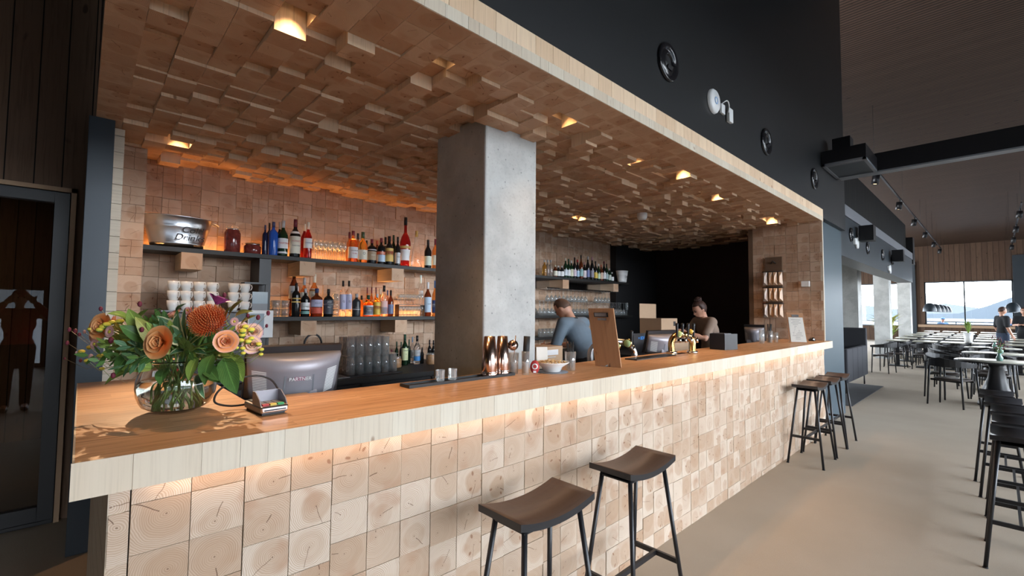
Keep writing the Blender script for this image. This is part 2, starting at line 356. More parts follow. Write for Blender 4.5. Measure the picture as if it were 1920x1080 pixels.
def tile(mb, o, u, v, n, w, h, d, gap=.0012, rnd=None, em=0, lm=1):
    """one timber block: end grain face at o, sides run back by d along -n"""
    rnd = rnd or R3(); o, u, v, n = Vector(o), Vector(u), Vector(v), Vector(n); a, b = w/2-gap, h/2-gap
    F = [o+u*x+v*y for x, y in ((-a, -b), (a, -b), (a, b), (-a, b))]; B = [p-n*d for p in F]
    mb.face(F, em, [(-a, -b), (a, -b), (a, b), (-a, b)], rnd)
    for i in range(4):
        j = (i+1) % 4; L = (F[i]-F[j]).length
        mb.face([F[i], B[i], B[j], F[j]], lm, [(0, 0), (0, d), (L, d), (L, 0)], (rnd[1], rnd[2], rng.random()))
# ------------------------------------------------------------------ the setting
CX = lambda x: 5.15+(33-x)*.062                     # height of the sloping hall ceiling
def sbox(name, mat, *b, bevel=0): return struct(MB().bb(*b).build(name, mat, bevel=bevel))
sbox('floor', 'floor', -7, -7.2, -.1, 33.3, 9, 0)
m = MB(); m.face([(-7, -7.2, CX(-7)), (-7, 9, CX(-7)), (33.3, 9, CX(33.3)), (33.3, -7.2, CX(33.3))])
m.face([(-7, -7.2, CX(-7)+.1), (-7, 9, CX(-7)+.1), (33.3, 9, CX(33.3)+.1), (33.3, -7.2, CX(33.3)+.1)]); struct(m.build('ceiling', 'slats'))
def wall_with_holes(name, mat, plane, c0, c1, a0, a1, z0, z1, holes):
    """wall slab; plane 'x' or 'y', thickness c0..c1, running a0..a1, with (a0,a1,z0,z1) openings"""
    m = MB(); cuts = sorted(set([a0, a1]+[h[0] for h in holes]+[h[1] for h in holes]))
    for s, e in zip(cuts, cuts[1:]):
        hs = [h for h in holes if h[0] <= s+1e-6 and h[1] >= e-1e-6]; zs = z0
        segs = []
        for h in sorted(hs, key=lambda h: h[2]):
            if h[2] > zs: segs.append((zs, h[2]))
            zs = h[3]
        if zs < z1: segs.append((zs, z1))
        for p, q in segs:
            if plane == 'y': m.bb(s, c0, p, e, c1, q)
            else: m.bb(c0, s, p, c1, e, q)
    return struct(m.build(name, mat))
# window wall behind the viewer, the far gable wall, the outer wall beyond the pillars, the back wall of the building
wall_with_holes('wall_window_side', 'far_planks', 'y', -7.2, -7.05, -7, 33.3, 0, 8, [(-6, -.63, .05, 1.95), (.6, 32.6, .15, 4.6)])
wall_with_holes('wall_far', 'far_planks', 'x', 33, 33.3, -7.05, 9, 0, 6, [(-.62, 2.62, .92, 3.22), (-6.5, -1.1, .92, 3.22), (3.7, 7.3, .8, 3.2)])
wall_with_holes('wall_pillar_side', 'far_planks', 'y', 8.15, 8.3, 8.6, 33, 0, 7.6, [(13, 31, .7, 3.1)])
sbox('wall_entrance_side', 'plank_wall', -7.2, -7.2, 0, -7, 9, 8)
wall_with_holes('wall_left', 'plank_wall', 'y', 4.577, 4.7, -7, .11, 0, 8, [(-1.4, -.085, 0, 2.31)])
def window(name, plane, c, a0, a1, z0, z1, bars, fw=.06):
    t = bpy.data.objects.new(name, None); COL.objects.link(t); struct(t)
    m = MB()
    def B(s, e, p, q, th=.05):
        if plane == 'y': m.bb(s, c-th, p, e, c+th, q)
        else: m.bb(c-th, s, p, c+th, e, q)
    B(a0, a1, z0, z0+fw); B(a0, a1, z1-fw, z1); B(a0, a0+fw, z0, z1); B(a1-fw, a1, z0, z1)
    for b in bars: B(b-fw/2, b+fw/2, z0, z1, .04)
    m.build('frame', 'steel', t)
    m = MB()
    if plane == 'y': m.face([(a0, c, z0), (a1, c, z0), (a1, c, z1), (a0, c, z1)])
    else: m.face([(c, a0, z0), (c, a1, z0), (c, a1, z1), (c, a0, z1)])
    m.build('pane', 'pane', t)
window('window_1', 'y', -7.1, .6, 32.6, .15, 4.6, [3+3.2*i for i in range(9)])
window('window_2', 'y', -7.1, -6, -.63, .05, 1.95, [-3.4])
window('window_3', 'x', 33.15, -.62, 2.62, .92, 3.22, [1.09])
window('window_4', 'x', 33.15, -6.5, -1.1, .92, 3.22, [-3.8])
window('window_5', 'x', 33.15, 3.7, 7.3, .8, 3.2, [5.5])
window('window_6', 'y', 8.2, 13, 31, .7, 3.1, [16+3*i for i in range(5)])
struct(MB().bb(32.9, -1.08, 0, 33.05, -.62, 4.4).build('trim_1', 'steel')); struct(MB().bb(32.85, 2.95, 0, 33, 3.25, 4.3).build('trim_2', 'steel'))
struct(MB().bb(32.88, -.62, .8, 33, 2.9, .93).build('trim_3', MAT['card']))
# hazy hills and a balcony rail beyond the glass
def ridge(name, X, y0, y1, hf, mat, n=40, back=60):
    m = MB(); P = [(y0+(y1-y0)*i/n) for i in range(n+1)]
    for i in range(n):
        a, b = P[i], P[i+1]; m.face([(X, a, -60), (X, b, -60), (X+back*.5, b, hf(b)), (X+back*.5, a, hf(a))]); m.face([(X+back*.5, a, hf(a)), (X+back*.5, b, hf(b)), (X+back, b, -60), (X+back, a, -60)])
    return struct(m.build(name, mat))
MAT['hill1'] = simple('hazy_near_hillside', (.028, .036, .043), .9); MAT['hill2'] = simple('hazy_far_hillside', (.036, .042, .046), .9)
ridge('trim_hills_near', 600, -260, 500, lambda y: 1+27/(1+math.exp((y+4)/11))+.8*sin(y*.16), 'hill1')
ridge('trim_hills_far', 900, -500, 800, lambda y: 5+14*math.exp(-((y-48)/28)**2)+10*math.exp(-((y-160)/50)**2)+1.2*sin(y*.09), 'hill2', back=90)
sbox('trim_ground', MAT['hill1'], 33.4, -60, -3, 640, 60, -2.9)
sbox('trim_ground_outside', MAT['hill2'], -60, -400, -3.2, 60, -7.4, -3)
m = MB()
for i in range(40):
    a, b = -500+25*i, -475+25*i; hf = lambda x: 30+26*math.exp(-((x+260)/70)**2)+20*math.exp(-((x-120)/90)**2)+4*sin(x*.05)
    m.face([(a, -700, -60), (b, -700, -60), (b, -740, hf(b)), (a, -740, hf(a))]); m.face([(a, -740, hf(a)), (b, -740, hf(b)), (b, -800, -60), (a, -800, -60)])
struct(m.build('trim_hills_window_side', 'hill2'))
rl = thing('terrace_railing', 'glass and steel railing of the terrace outside the far window', 'railing', (34.6, 0, 0))
MB().bb(-.03, -6, 1.05, .03, 6, 1.10).build('handrail', 'steel', rl)
for k in range(9): MB().bb(-.02, -6+1.5*k-.02, 0, .02, -6+1.5*k+.02, 1.05).build('post', 'steel', rl)
sbox('trim_terrace', 'concrete', 33.3, -8, -.1, 36, 8, 0)

# bar recess: upper black wall, steel pier, soffit blocks, block-clad walls
struct(MB().bb(.02, 1.54, 2.76, 8.45, 1.66, 7.6).build('wall_above_bar', 'black_wall'))
sbox('wall_soffit_side', 'black', .021, 1.66, 2.86, .1, 4.5, 7.6)
struct(MB().bb(6.99, 1.56, 0, 7.1, 1.9, 2.76).bb(7.1, 1.6, 0, 8.45, 1.9, 2.76).build('wall_steel_pier', 'steel_light'))
sbox('trim_pier_joint', 'steel', 7.1, 1.555, 2.76, 8.46, 1.58, 3.45)
tiles = MB()
wtile = .13
nx = 64; x0 = .02; ny = 25
spots_px = [(548, 10), (345, 262), (845, 122), (1050, 220), (1195, 290), (1265, 318), (1350, 362), (1445, 408), (1075, 403), (1365, 458)]
spot_cells = set(); spot_xy = []
for (a, b) in spots_px:
    p = onZ(a, b, 2.74); i = int((p.x-x0)/wtile); j = int((p.y-1.52)/wtile); spot_cells.add((i, j)); spot_xy.append((x0+(i+.5)*wtile, 1.52+(j+.5)*wtile))
for i in range(nx):
    for j in range(ny):
        if (i, j) in spot_cells: continue
        cx, cy = x0+(i+.5)*wtile, 1.52+(j+.5)*wtile
        if 1.83 < cx < 2.25 and 2.2 < cy < 2.66: continue
        if cx > 7.0 and j < 7: continue
        z = 2.70
        if j > 1 and i > 0: z = 2.70+rng.choice((0, .0, .01, .02, .03, .045))-rng.choice((0, 0, 0, 0, .01, .02, .04))
        w = wtile
        tile(tiles, (cx, cy, z), (1, 0, 0), (0, 1, 0), (0, 0, -1), w, w, 2.86-z, gap=.0009)
struct(tiles.build('ceiling_soffit_blocks', ['ceil_end', 'ceil_long']))
sbox('ceiling_soffit_board', 'black', .021, 1.56, 2.86, 8.4, 4.8, 2.9)
m = MB(); x = .02
while x < 6.98:
    w = min(rng.choice((.06, .10, .12, .13, .13)), 6.985-x); tile(m, (x+w/2, 1.516, 2.73), (1, 0, 0), (0, 0, 1), (0, -1, 0), w, .06, .03, gap=.0008, em=0, lm=0); x += w
struct(m.build('trim_soffit_edge', 'lip'))
# back wall
def tilewall(name, o, u, n, cols, rows, w, h, mats, jit=.006, skip=None, gap=.0013, panels=False, d=.06):
    m = MB(); o, u, n = Vector(o), Vector(u), Vector(n); off = 0; cnt = 0
    for i in range(cols):
        if panels:
            if cnt == 0: cnt = rng.choice((1, 2, 3, 3, 4)); off = rng.uniform(-.03, .03); gl = .0022
            else: gl = 0
            cnt -= 1
        else: off = rng.uniform(-.012, .012)
        for j in range(rows+1):
            z = h*(j+.5)+off-h*.5
            lo, hi = max(0, z-h/2), min(rows*h, z+h/2)
            if hi-lo < .01: continue
            if skip and skip(i, j): continue
            c = o+u*(w*(i+.5))+Vector((0, 0, (lo+hi)/2))+n*rng.uniform(-jit, jit*.3)
            tile(m, c, u, (0, 0, 1), n, w, hi-lo, d, gap=gap)
    return struct(m.build(name, mats))
tilewall('wall_back', (.32, 4.75, .88), (1, 0, 0), (0, -1, 0), 49, 15, .135, .133, ['wall_end', 'ceil_long'], .012)
sbox('wall_back_core', 'black', .1, 4.79, 0, 7.0, 4.9, 2.9)
tilewall('wall_back_pier', (.178, 4.42, .88), (1, 0, 0), (0, -1, 0), 1, 14, .145, .133, ['wall_end', 'ceil_long'], .004, d=.3)
tilewall('wall_right_side', (6.95, 2.36, 1.1), (0, -1, 0), (-1, 0, 0), 6, 13, .14, .127, ['wall_end', 'ceil_long'], .004, d=.03)
sbox('wall_right_core', 'black', 6.985, 1.9, 0, 7.1, 2.34, 2.86)
struct(MB().bb(6.951, 2.36, .0, 7.08, 2.42, 2.72).build('trim_jamb', 'plank_wall'))
m = MB(); z = 1.143
while z < 2.7:
    h = min(rng.choice((.09, .12, .13)), 2.7-z); tile(m, (6.968, 1.514, z+h/2), (0, 0, 1), (1, 0, 0), (0, -1, 0), h, .035, .03, gap=.0008, em=0, lm=0); z += h
struct(m.build('trim_right_edge', 'lip'))
m = MB(); z = 0
while z < 2.7:
    h = min(rng.choice((.11, .13, .15)), 2.7-z); tile(m, (.143, 4.02, z+h/2), (0, 0, 1), (1, 0, 0), (0, -1, 0), h, .056, .4, gap=.0015, em=0, lm=0); z += h
struct(m.build('trim_left_edge', 'lip'))
struct(MB().bb(-.012, 3.86, 0, .113, 4.1, 2.70).build('trim_left_column', 'steel', bevel=.003))
# dark service passage to the right of the bar
MAT['passage'] = simple('black_passage_wall', (.006, .006, .007), .7); MAT['maroon'] = simple('dark_maroon_wall', (.018, .009, .011), .7)
sbox('wall_passage_back', 'passage', 6.9, 4.62, 0, 8.35, 4.74, 2.86)
sbox('wall_passage_right', 'maroon', 8.3, 1.9, 0, 8.4, 4.7, 2.86)
sbox('wall_passage_side', 'passage', 7.1, 1.9, 0, 8.4, 1.96, 2.86)
# concrete pillar in the bar and the pillars of the hall
struct(MB().bb(1.80, 2.16, 0, 2.262, 2.70, 2.735).build('wall_pillar', 'concrete', bevel=.012))
for k, X in enumerate((14.5, 19.5, 25.0)):
    t = struct(MB().bb(X, 2.42, 0, X+.5, 2.83, 2.95).build('wall_hall_pillar', 'concrete'))
# gallery beam, ribbed parapet and ledge along the hall
struct(MB().bb(8.45, 1.62, 2.40, 17.4, 1.95, 3.06).build('trim_gallery_beam', 'steel'))
sbox('trim_gallery_ledge', 'mid_grey', 8.45, 1.60, 3.06, 17.4, 1.95, 3.24)
sbox('wall_gallery_parapet', 'ribs', 8.45, 1.75, 3.24, 17.5, 1.95, 4.1)
sbox('ceiling_gallery', 'black_wall', 8.45, 1.95, 2.95, 17.4, 8.1, 3.06)
sbox('wall_cross', 'black_wall', 8.4, 1.9, 0, 8.5, 8.2, 3)
# cross beam of the roof with its pale flange, and the duct box at its end
b = thing('roof_beam', 'black steel cross beam with a pale lower flange under the slatted ceiling', 'beam', (7.9, 0, 3.44))
MB().bb(0, -7, .02, .12, 1.56, .27).build('web', 'satin_black', b); MB().bb(-.02, -7, 0, .14, 1.5, .02).build('flange', 'mid_grey', b)
b = thing('ceiling_duct_box', 'black duct box with pale edged grille at the end of the roof beam', 'air vent', (7.08, 1.06, 3.44))
MB().bb(0, 0, .03, .80, .47, .2).bb(.25, .2, .2, .45, .4, .42).build('housing', 'satin_black', b)
m = MB().bb(0, 0, 0, .8, .035, .03).bb(0, .435, 0, .8, .47, .03).bb(0, 0, 0, .03, .47, .03).bb(.77, 0, 0, .8, .47, .03).bb(.06, .035, .005, .1, .435, .025); m.build('grille_frame', 'mid_grey', b)
MB().bb(.1, .035, .012, .77, .435, .03).build('grille', 'steel', b)

# glass door on the left
d = bpy.data.objects.new('door_1', None); COL.objects.link(d); struct(d)
m = MB().bb(-1.40, 4.54, 0, -.085, 4.60, .03)
m.bb(-.165, 4.53, .03, -.085, 4.60, 2.31).bb(-1.4, 4.53, .03, -1.32, 4.60, 2.31).bb(-1.32, 4.53, 2.23, -.165, 4.60, 2.31).bb(-1.32, 4.53, .03, -.165, 4.60, .13); m.build('door_frame', 'satin_black', d, bevel=.004)
MB().bb(-1.33, 4.56, .12, -.16, 4.57, 2.24).build('door_pane', 'door_pane', d)
MB().bb(-.083, 4.53, 0, -.055, 4.59, 2.345).bb(-1.43, 4.53, 2.315, -.055, 4.59, 2.345).build('door_architrave', MAT['card'], d)
m = MB().tube([(-1.22, 4.5, .9), (-1.22, 4.47, .95), (-1.22, 4.47, 1.45), (-1.22, 4.5, 1.5)], .012); m.build('door_handle', 'satin_black', d)
sbox('floor_lobby', 'mid_grey', -3, 4.7, -.05, .1, 9, 0.001); sbox('wall_lobby', 'plank_wall', -3, 7.5, 0, .1, 7.6, 3); sbox('wall_lobby_side', 'far_planks', .05, 4.9, 0, .1, 7.5, 3); sbox('ceiling_lobby', 'black_wall', -3, 4.7, 2.9, .1, 7.6, 3); sbox('wall_lobby_left', 'far_planks', -3, 4.7, 0, -2.9, 7.5, 3)

t = thing('added_lobby_lamp', 'flat round ceiling lamp in the dark lobby beyond the glass door', 'ceiling light', (-1.6, 6.2, 2.84)); MB().cyl(.16, 0, .05, n=24).build('body', 'satin_black', t); MB().cyl(.13, -.004, .0, n=24).build('diffuser', 'bulb', t)
area('added_lobby_light', (-1.6, 6.2, 2.82), (0, 0, 0), .25, .25, 13, (1, .8, .6))  # added lamp; lights lobby planks that stand in for the pane's brown reflection
# ------------------------------------------------------------------ bar counter
bar = thing('bar_counter', 'long timber bar counter clad in end grain blocks with an orange oiled top', 'bar counter')
def counter_facing():
    m = MB(); u, n = Vector((1, 0, 0)), Vector((0, -1, 0)); x = .067; cnt = 0; off = 0; H = 1.056
    first = True
    while x < 6.915:
        w = .043 if first else .1285
        if cnt == 0: cnt = 1 if first else rng.choice((2, 3, 3, 4)); off = rng.uniform(-.035, .035) if not first else .02; ga = .0026
        else: ga = .0012
        first = False; cnt -= 1; w = min(w, 6.92-x)
        for j in range(10):
            lo, hi = max(0, j*.128+off-.06), min(H, (j+1)*.128+off-.06)
            if hi-lo < .012: continue
            y = 1.52+rng.uniform(-.0015, .0025)
            tile(m, (x+w/2+ga/2-.0006, y, (lo+hi)/2), u, (0, 0, 1), n, w-ga+.0012, hi-lo, .045, gap=.0009)
        x += w
    return m
counter_facing().build('end_grain_facing', ['front_end', 'front_long'], bar)
m = MB()
for j in range(9):
    y = 1.522
    while y < 2.94:
        w = min(.3, 2.94-y); tile(m, (.067, y+w/2, min(.118*j+.059, 1.0)), (0, 0, 1), (0, 1, 0), (-1, 0, 0), .116, w, .03, gap=.001, em=0, lm=0); y += w
m.build('side_cladding', 'front_long', bar)
MB().bb(.1, 1.565, 0, 6.92, 1.72, 1.056).bb(.1, 1.6, 0, .42, 2.94, 1.056).build('base', 'black', bar)
L = [(.003, 1.453), (7.027, 1.453), (7.027, 1.51), (6.945, 1.51), (6.945, 2.0), (.475, 2.0), (.475, 2.95), (.003, 2.95)]
MB().prism(L, 1.06, 1.1425).build('top', 'top', bar)
m = MB(); x = -.003
def lipboard(m, o, u, n, w): tile(m, o, u, (0, 0, 1), n, w, .086, .004, gap=.0004, em=0, lm=0)
while x < 7.03:
    w = min(rng.choice((.045, .07, .09, .11, .14)), 7.031-x); lipboard(m, (x+w/2, 1.449+rng.uniform(0, .0006), 1.1005), (1, 0, 0), (0, -1, 0), w); x += w
y = 1.449
while y < 2.94:
    w = min(rng.choice((.07, .09, .14)), 2.95-y); lipboard(m, (-.001, y+w/2, 1.1005), (0, 1, 0), (-1, 0, 0), w); y += w
lipboard(m, (7.031, 1.48, 1.1005), (0, 1, 0), (1, 0, 0), .06)
m.build('lip_boards', 'lip', bar)
MB().bb(.12, 1.475, 1.054, 7.0, 1.499, 1.059).build('led_strip', 'led', bar)

# ------------------------------------------------------------------ recessed spots in the soffit
spot_names = ['first from the left, by the front edge', 'above the bucket shelf', 'left of the concrete pillar', 'second right of the pillar', 'third right of the pillar', 'fourth right of the pillar', 'fifth right of the pillar', 'nearest the clipboard wall', 'deep beside the pillar, near the shelves', 'near the dark passage']
for k, (sx, sy) in enumerate(spot_xy):
    t = thing('ceiling_spotlight', 'warm recessed spotlight between soffit blocks, '+spot_names[k], 'ceiling light', (sx, sy, 2.845), 0, 'soffit spotlights')
    MB().lathe([(.035, 0), (.045, 0), (.045, -.05), (.036, -.05), (.034, -.01), (.001, -.01)], n=16).build('housing', 'satin_black', t)
    MB().cyl(.033, -.03, -.022, n=14).build('bulb', 'bulb', t)
    spot('spotlight_beam', (sx, sy, 2.80), (sx, min(sy, 4.2), 0), {1: 24, 3: 12}.get(k, 30), WARM, 80, .8, .025)
spot('vase_spotlight_beam', (spot_xy[1][0], spot_xy[1][1]-.03, 2.63), (.27, 1.75, 1.14), 170, (1, .66, .38), 40, .6, .012)
# ------------------------------------------------------------------ back bar: counter, shelves
def gl(name, col, tr=1.0, rough=.03):
    g = G(name); return g.bsdf(col, rough, Transmission_Weight=tr, IOR=1.4)
MAT['g_amber'] = gl('amber_spirit_glass', (.85, .32, .08), .9); MAT['g_dark'] = gl('dark_bottle_glass', (.012, .012, .012), 0)
MAT['g_green'] = gl('dark_green_glass', (.008, .028, .012), 0); MAT['g_red'] = gl('red_aperitif_glass', (.42, .02, .02), .75); MAT['g_blue'] = gl('metallic_blue_glass', (.02, .09, .42), 0, .12)
MAT['g_navy'] = gl('navy_glass', (.01, .015, .05), 0); MAT['g_brown'] = gl('brown_spirit_glass', (.22, .045, .015), .5); MAT['g_clear'] = gl('clear_bottle_glass', (.95, .95, .95), .95); MAT['g_gold'] = gl('golden_spirit_glass', (.95, .55, .12), .9)
MAT['g_dgrey'] = simple('matt_charcoal_glass', (.03, .035, .04), .35)
PC = {}
def paint(c, rough=.55):
    if c not in PC: PC[c] = simple('label_print', c, rough, 0, .04)
    return PC[c]
CREAM = (.70, .66, .54); WHT = (.74, .75, .76); BLK = (.012, .012, .013); RED = (.45, .03, .03); NAVY = (.03, .05, .14); GOLD = (.62, .42, .12); LAV = (.50, .50, .68); TEAL = (.18, .38, .36); YEL = (.72, .50, .08); ORG = (.55, .12, .06); SIL = (.45, .46, .48); PBL = (.45, .58, .72); BURG = (.16, .02, .035); GRN = (.02, .07, .04); PINK = (.75, .5, .48)
def bottle_prof(h, r, style):
    if style == 'wine': P = [(1e-4, 0), (r*.95, 0), (r, .01), (r, .56*h), (.92*r, .62*h), (.6*r, .70*h), (.36*r, .76*h), (.31*r, .90*h), (.31*r, h)]
    elif style == 'squat': P = [(1e-4, 0), (r*.95, 0), (r, .01), (r, .60*h), (.95*r, .66*h), (.7*r, .71*h), (.32*r, .76*h), (.28*r, .85*h), (.28*r, h)]
    elif style == 'cone': P = [(1e-4, 0), (r*.95, 0), (r, .01), (.8*r, .3*h), (.5*r, .6*h), (.22*r, .85*h), (.2*r, h)]
    elif style == 'magnum': P = [(1e-4, 0), (r*.9, 0), (r*.82, .02), (r*.78, .2*h), (r, .42*h), (r*.98, .5*h), (.7*r, .60*h), (.3*r, .68*h), (.26*r, .8*h), (.26*r, h)]
    else: P = [(1e-4, 0), (r*.95, 0), (r, .01), (r, .64*h), (.9*r, .70*h), (.34*r, .78*h), (.3*r, .9*h), (.3*r, h)]
    return P
def bottle(label, loc, h, r, style='tall', body='g_dark', cap=BLK, lab=None, txt=None, group=None, capf=.86, cat='bottle', name='bottle'):
    """lab: list of (z0, z1, colour) bands as fractions of the height"""
    t = thing(name, label, cat, loc, 0, group)
    P = bottle_prof(h, r, style); MB().lathe(P, n=18).build('glass_body', body, t)
    nr = P[-1][0]
    MB().lathe([(nr*1.15, capf*h), (nr*1.22, capf*h), (nr*1.2, h+.001), (1e-4, h+.002)], n=12).build('cap', paint(cap, .35), t)
    for k, (a, b, c) in enumerate(lab or []):
        def rad(z):
            for (r0, z0), (r1, z1) in zip(P, P[1:]):
                if z0 <= z <= z1 and z1 > z0: return r0+(r1-r0)*(z-z0)/(z1-z0)
            return r
        zs = [a*h+(b-a)*h*i/5 for i in range(6)]
        MB().lathe([(rad(z)+.0012, z) for z in zs], n=14, a0=radians(170), a1=radians(385)).build('label', paint(c), t)
    if txt:
        for body_, z, s, c in txt: text('lettering', body_, s, paint(c), t, (-.72*r*.15, -(r+.0035), z*h), (radians(90), 0, radians(-4)))
    return t
def dep(p): return (Vector(p)-EYE).dot(FWD)
ZU, ZL, ZC = 1.975, 1.422, .90
# back counter
bc = thing('back_counter', 'black back counter with drawer fronts below the block-clad wall', 'counter')
MB().bb(.32, 3.80, .86, 7.0, 4.745, .90).build('worktop', 'shelf', bc)
MB().bb(.32, 3.86, .08, 7.0, 4.74, .86).bb(.32, 3.92, 0, 7.0, 4.74, .08).build('carcass', 'black', bc)
for k in range(9):
    x = .36+.73*k
    if 1.9 < x < 2.0: continue
    dr = MB().bb(x, 3.84, .12, x+.71, 3.86, .84).build('door', 'satin_black', bc); MB().bar((x+.62, 3.82, .58), (x+.62, 3.82, .78), .012, .012).build('handle', 'steel_brush', dr)
MB().bb(1.98, 3.85, .3, 2.6, 3.862, .80).build('bottle_cooler_front', 'shelf', bc)
MB().bb(2.0, 3.842, .60, 2.3, 3.852, .66).build('vent', TEAL and 'mid_grey', bc)
# sink hollow and tap
sk = thing('bar_sink', 'steel inset sink in the back counter behind the monitor', 'sink', (1.45, 4.1, .901))
MB().bb(-.3, -.22, 0, .28, -.19, .006).bb(-.3, .19, 0, .28, .22, .006).bb(-.3, -.19, 0, -.27, .19, .006).bb(.25, -.19, 0, .28, .19, .006).build('rim', 'steel_brush', sk)
MB().bb(-.27, -.19, 0, .25, .19, .002).build('basin', 'mid_grey', sk)
fp = onY(584, 700, 4.42)
fc = thing('faucet', 'tall arched dark chrome tap rising behind the monitor', 'tap', (1.52, 4.42, .9))
pts = [(0, 0, 0), (0, 0, .26)]+[(.08-.08*cos(a), -.0, .26+.10*sin(a)) for a in [pi*k/10 for k in range(1, 11)]]+[(.16, 0, .20)]
MB().tube(pts, .009, 10).build('spout', 'satin_black', fc); MB().cyl(.012, .17, .21, (.16, 0, 0)).build('nozzle', 'chrome', fc); MB().cyl(.024, 0, .05).build('base', 'chrome', fc); MB().bar((.02, 0, .05), (.08, -.03, .09), .012, .012).build('lever', 'chrome', fc)

def shelf(label, x0, x1, z, brackets, led=None, th=.035):
    t = thing('wall_shelf', label, 'shelf', (0, 0, z))
    MB().bb(x0, 4.42, -th, x1, 4.74, 0).build('board', 'shelf', t)
    for a in brackets:
        m = MB(); tile(m, (a, 4.41, -th-.068), (1, 0, 0), (0, 0, 1), (0, -1, 0), .142, .132, .33, gap=0); m.build('support_block', ['ceil_end', 'ceil_long'], t)
    if led: MB().bb(led[0], 4.715, 0, led[1], 4.735, .008).build('led_strip', 'led_amber', t)
    return t
bx = lambda x, y: onY(x, y, 4.41).x
shelf('long upper dark shelf behind the bar holding the steel tub and spirit bottles', .179, 4.1, ZU, [bx(360, 490), bx(577, 500), bx(746, 512)], (.35, 3.15))
shelf('lower dark shelf holding whisky and gin bottles left of the concrete pillar', bx(511, 595), 4.1, ZL, [bx(579, 610), bx(752, 610)], (1.3, 3.15))
shelf('upper shelf right of the concrete pillar carrying small labelled bottles', 4.55, 7.0, 2.0, [bx(1061, 530), bx(1155, 535)])
s4 = shelf('lower glassware shelf right of the concrete pillar', 4.55, 7.12, 1.43, [])
shelf('lowest glassware shelf behind the bar, right of the concrete pillar', 4.55, 6.2, 1.12, [])
up = thing('shelf_upright', 'black upright panel joining the shelves behind the bar', 'panel', (1.18, 4.45, .9)); MB().bb(-.05, 0, 0, .045, .29, ZU-.9-.036).build('panel', 'satin_black', up)

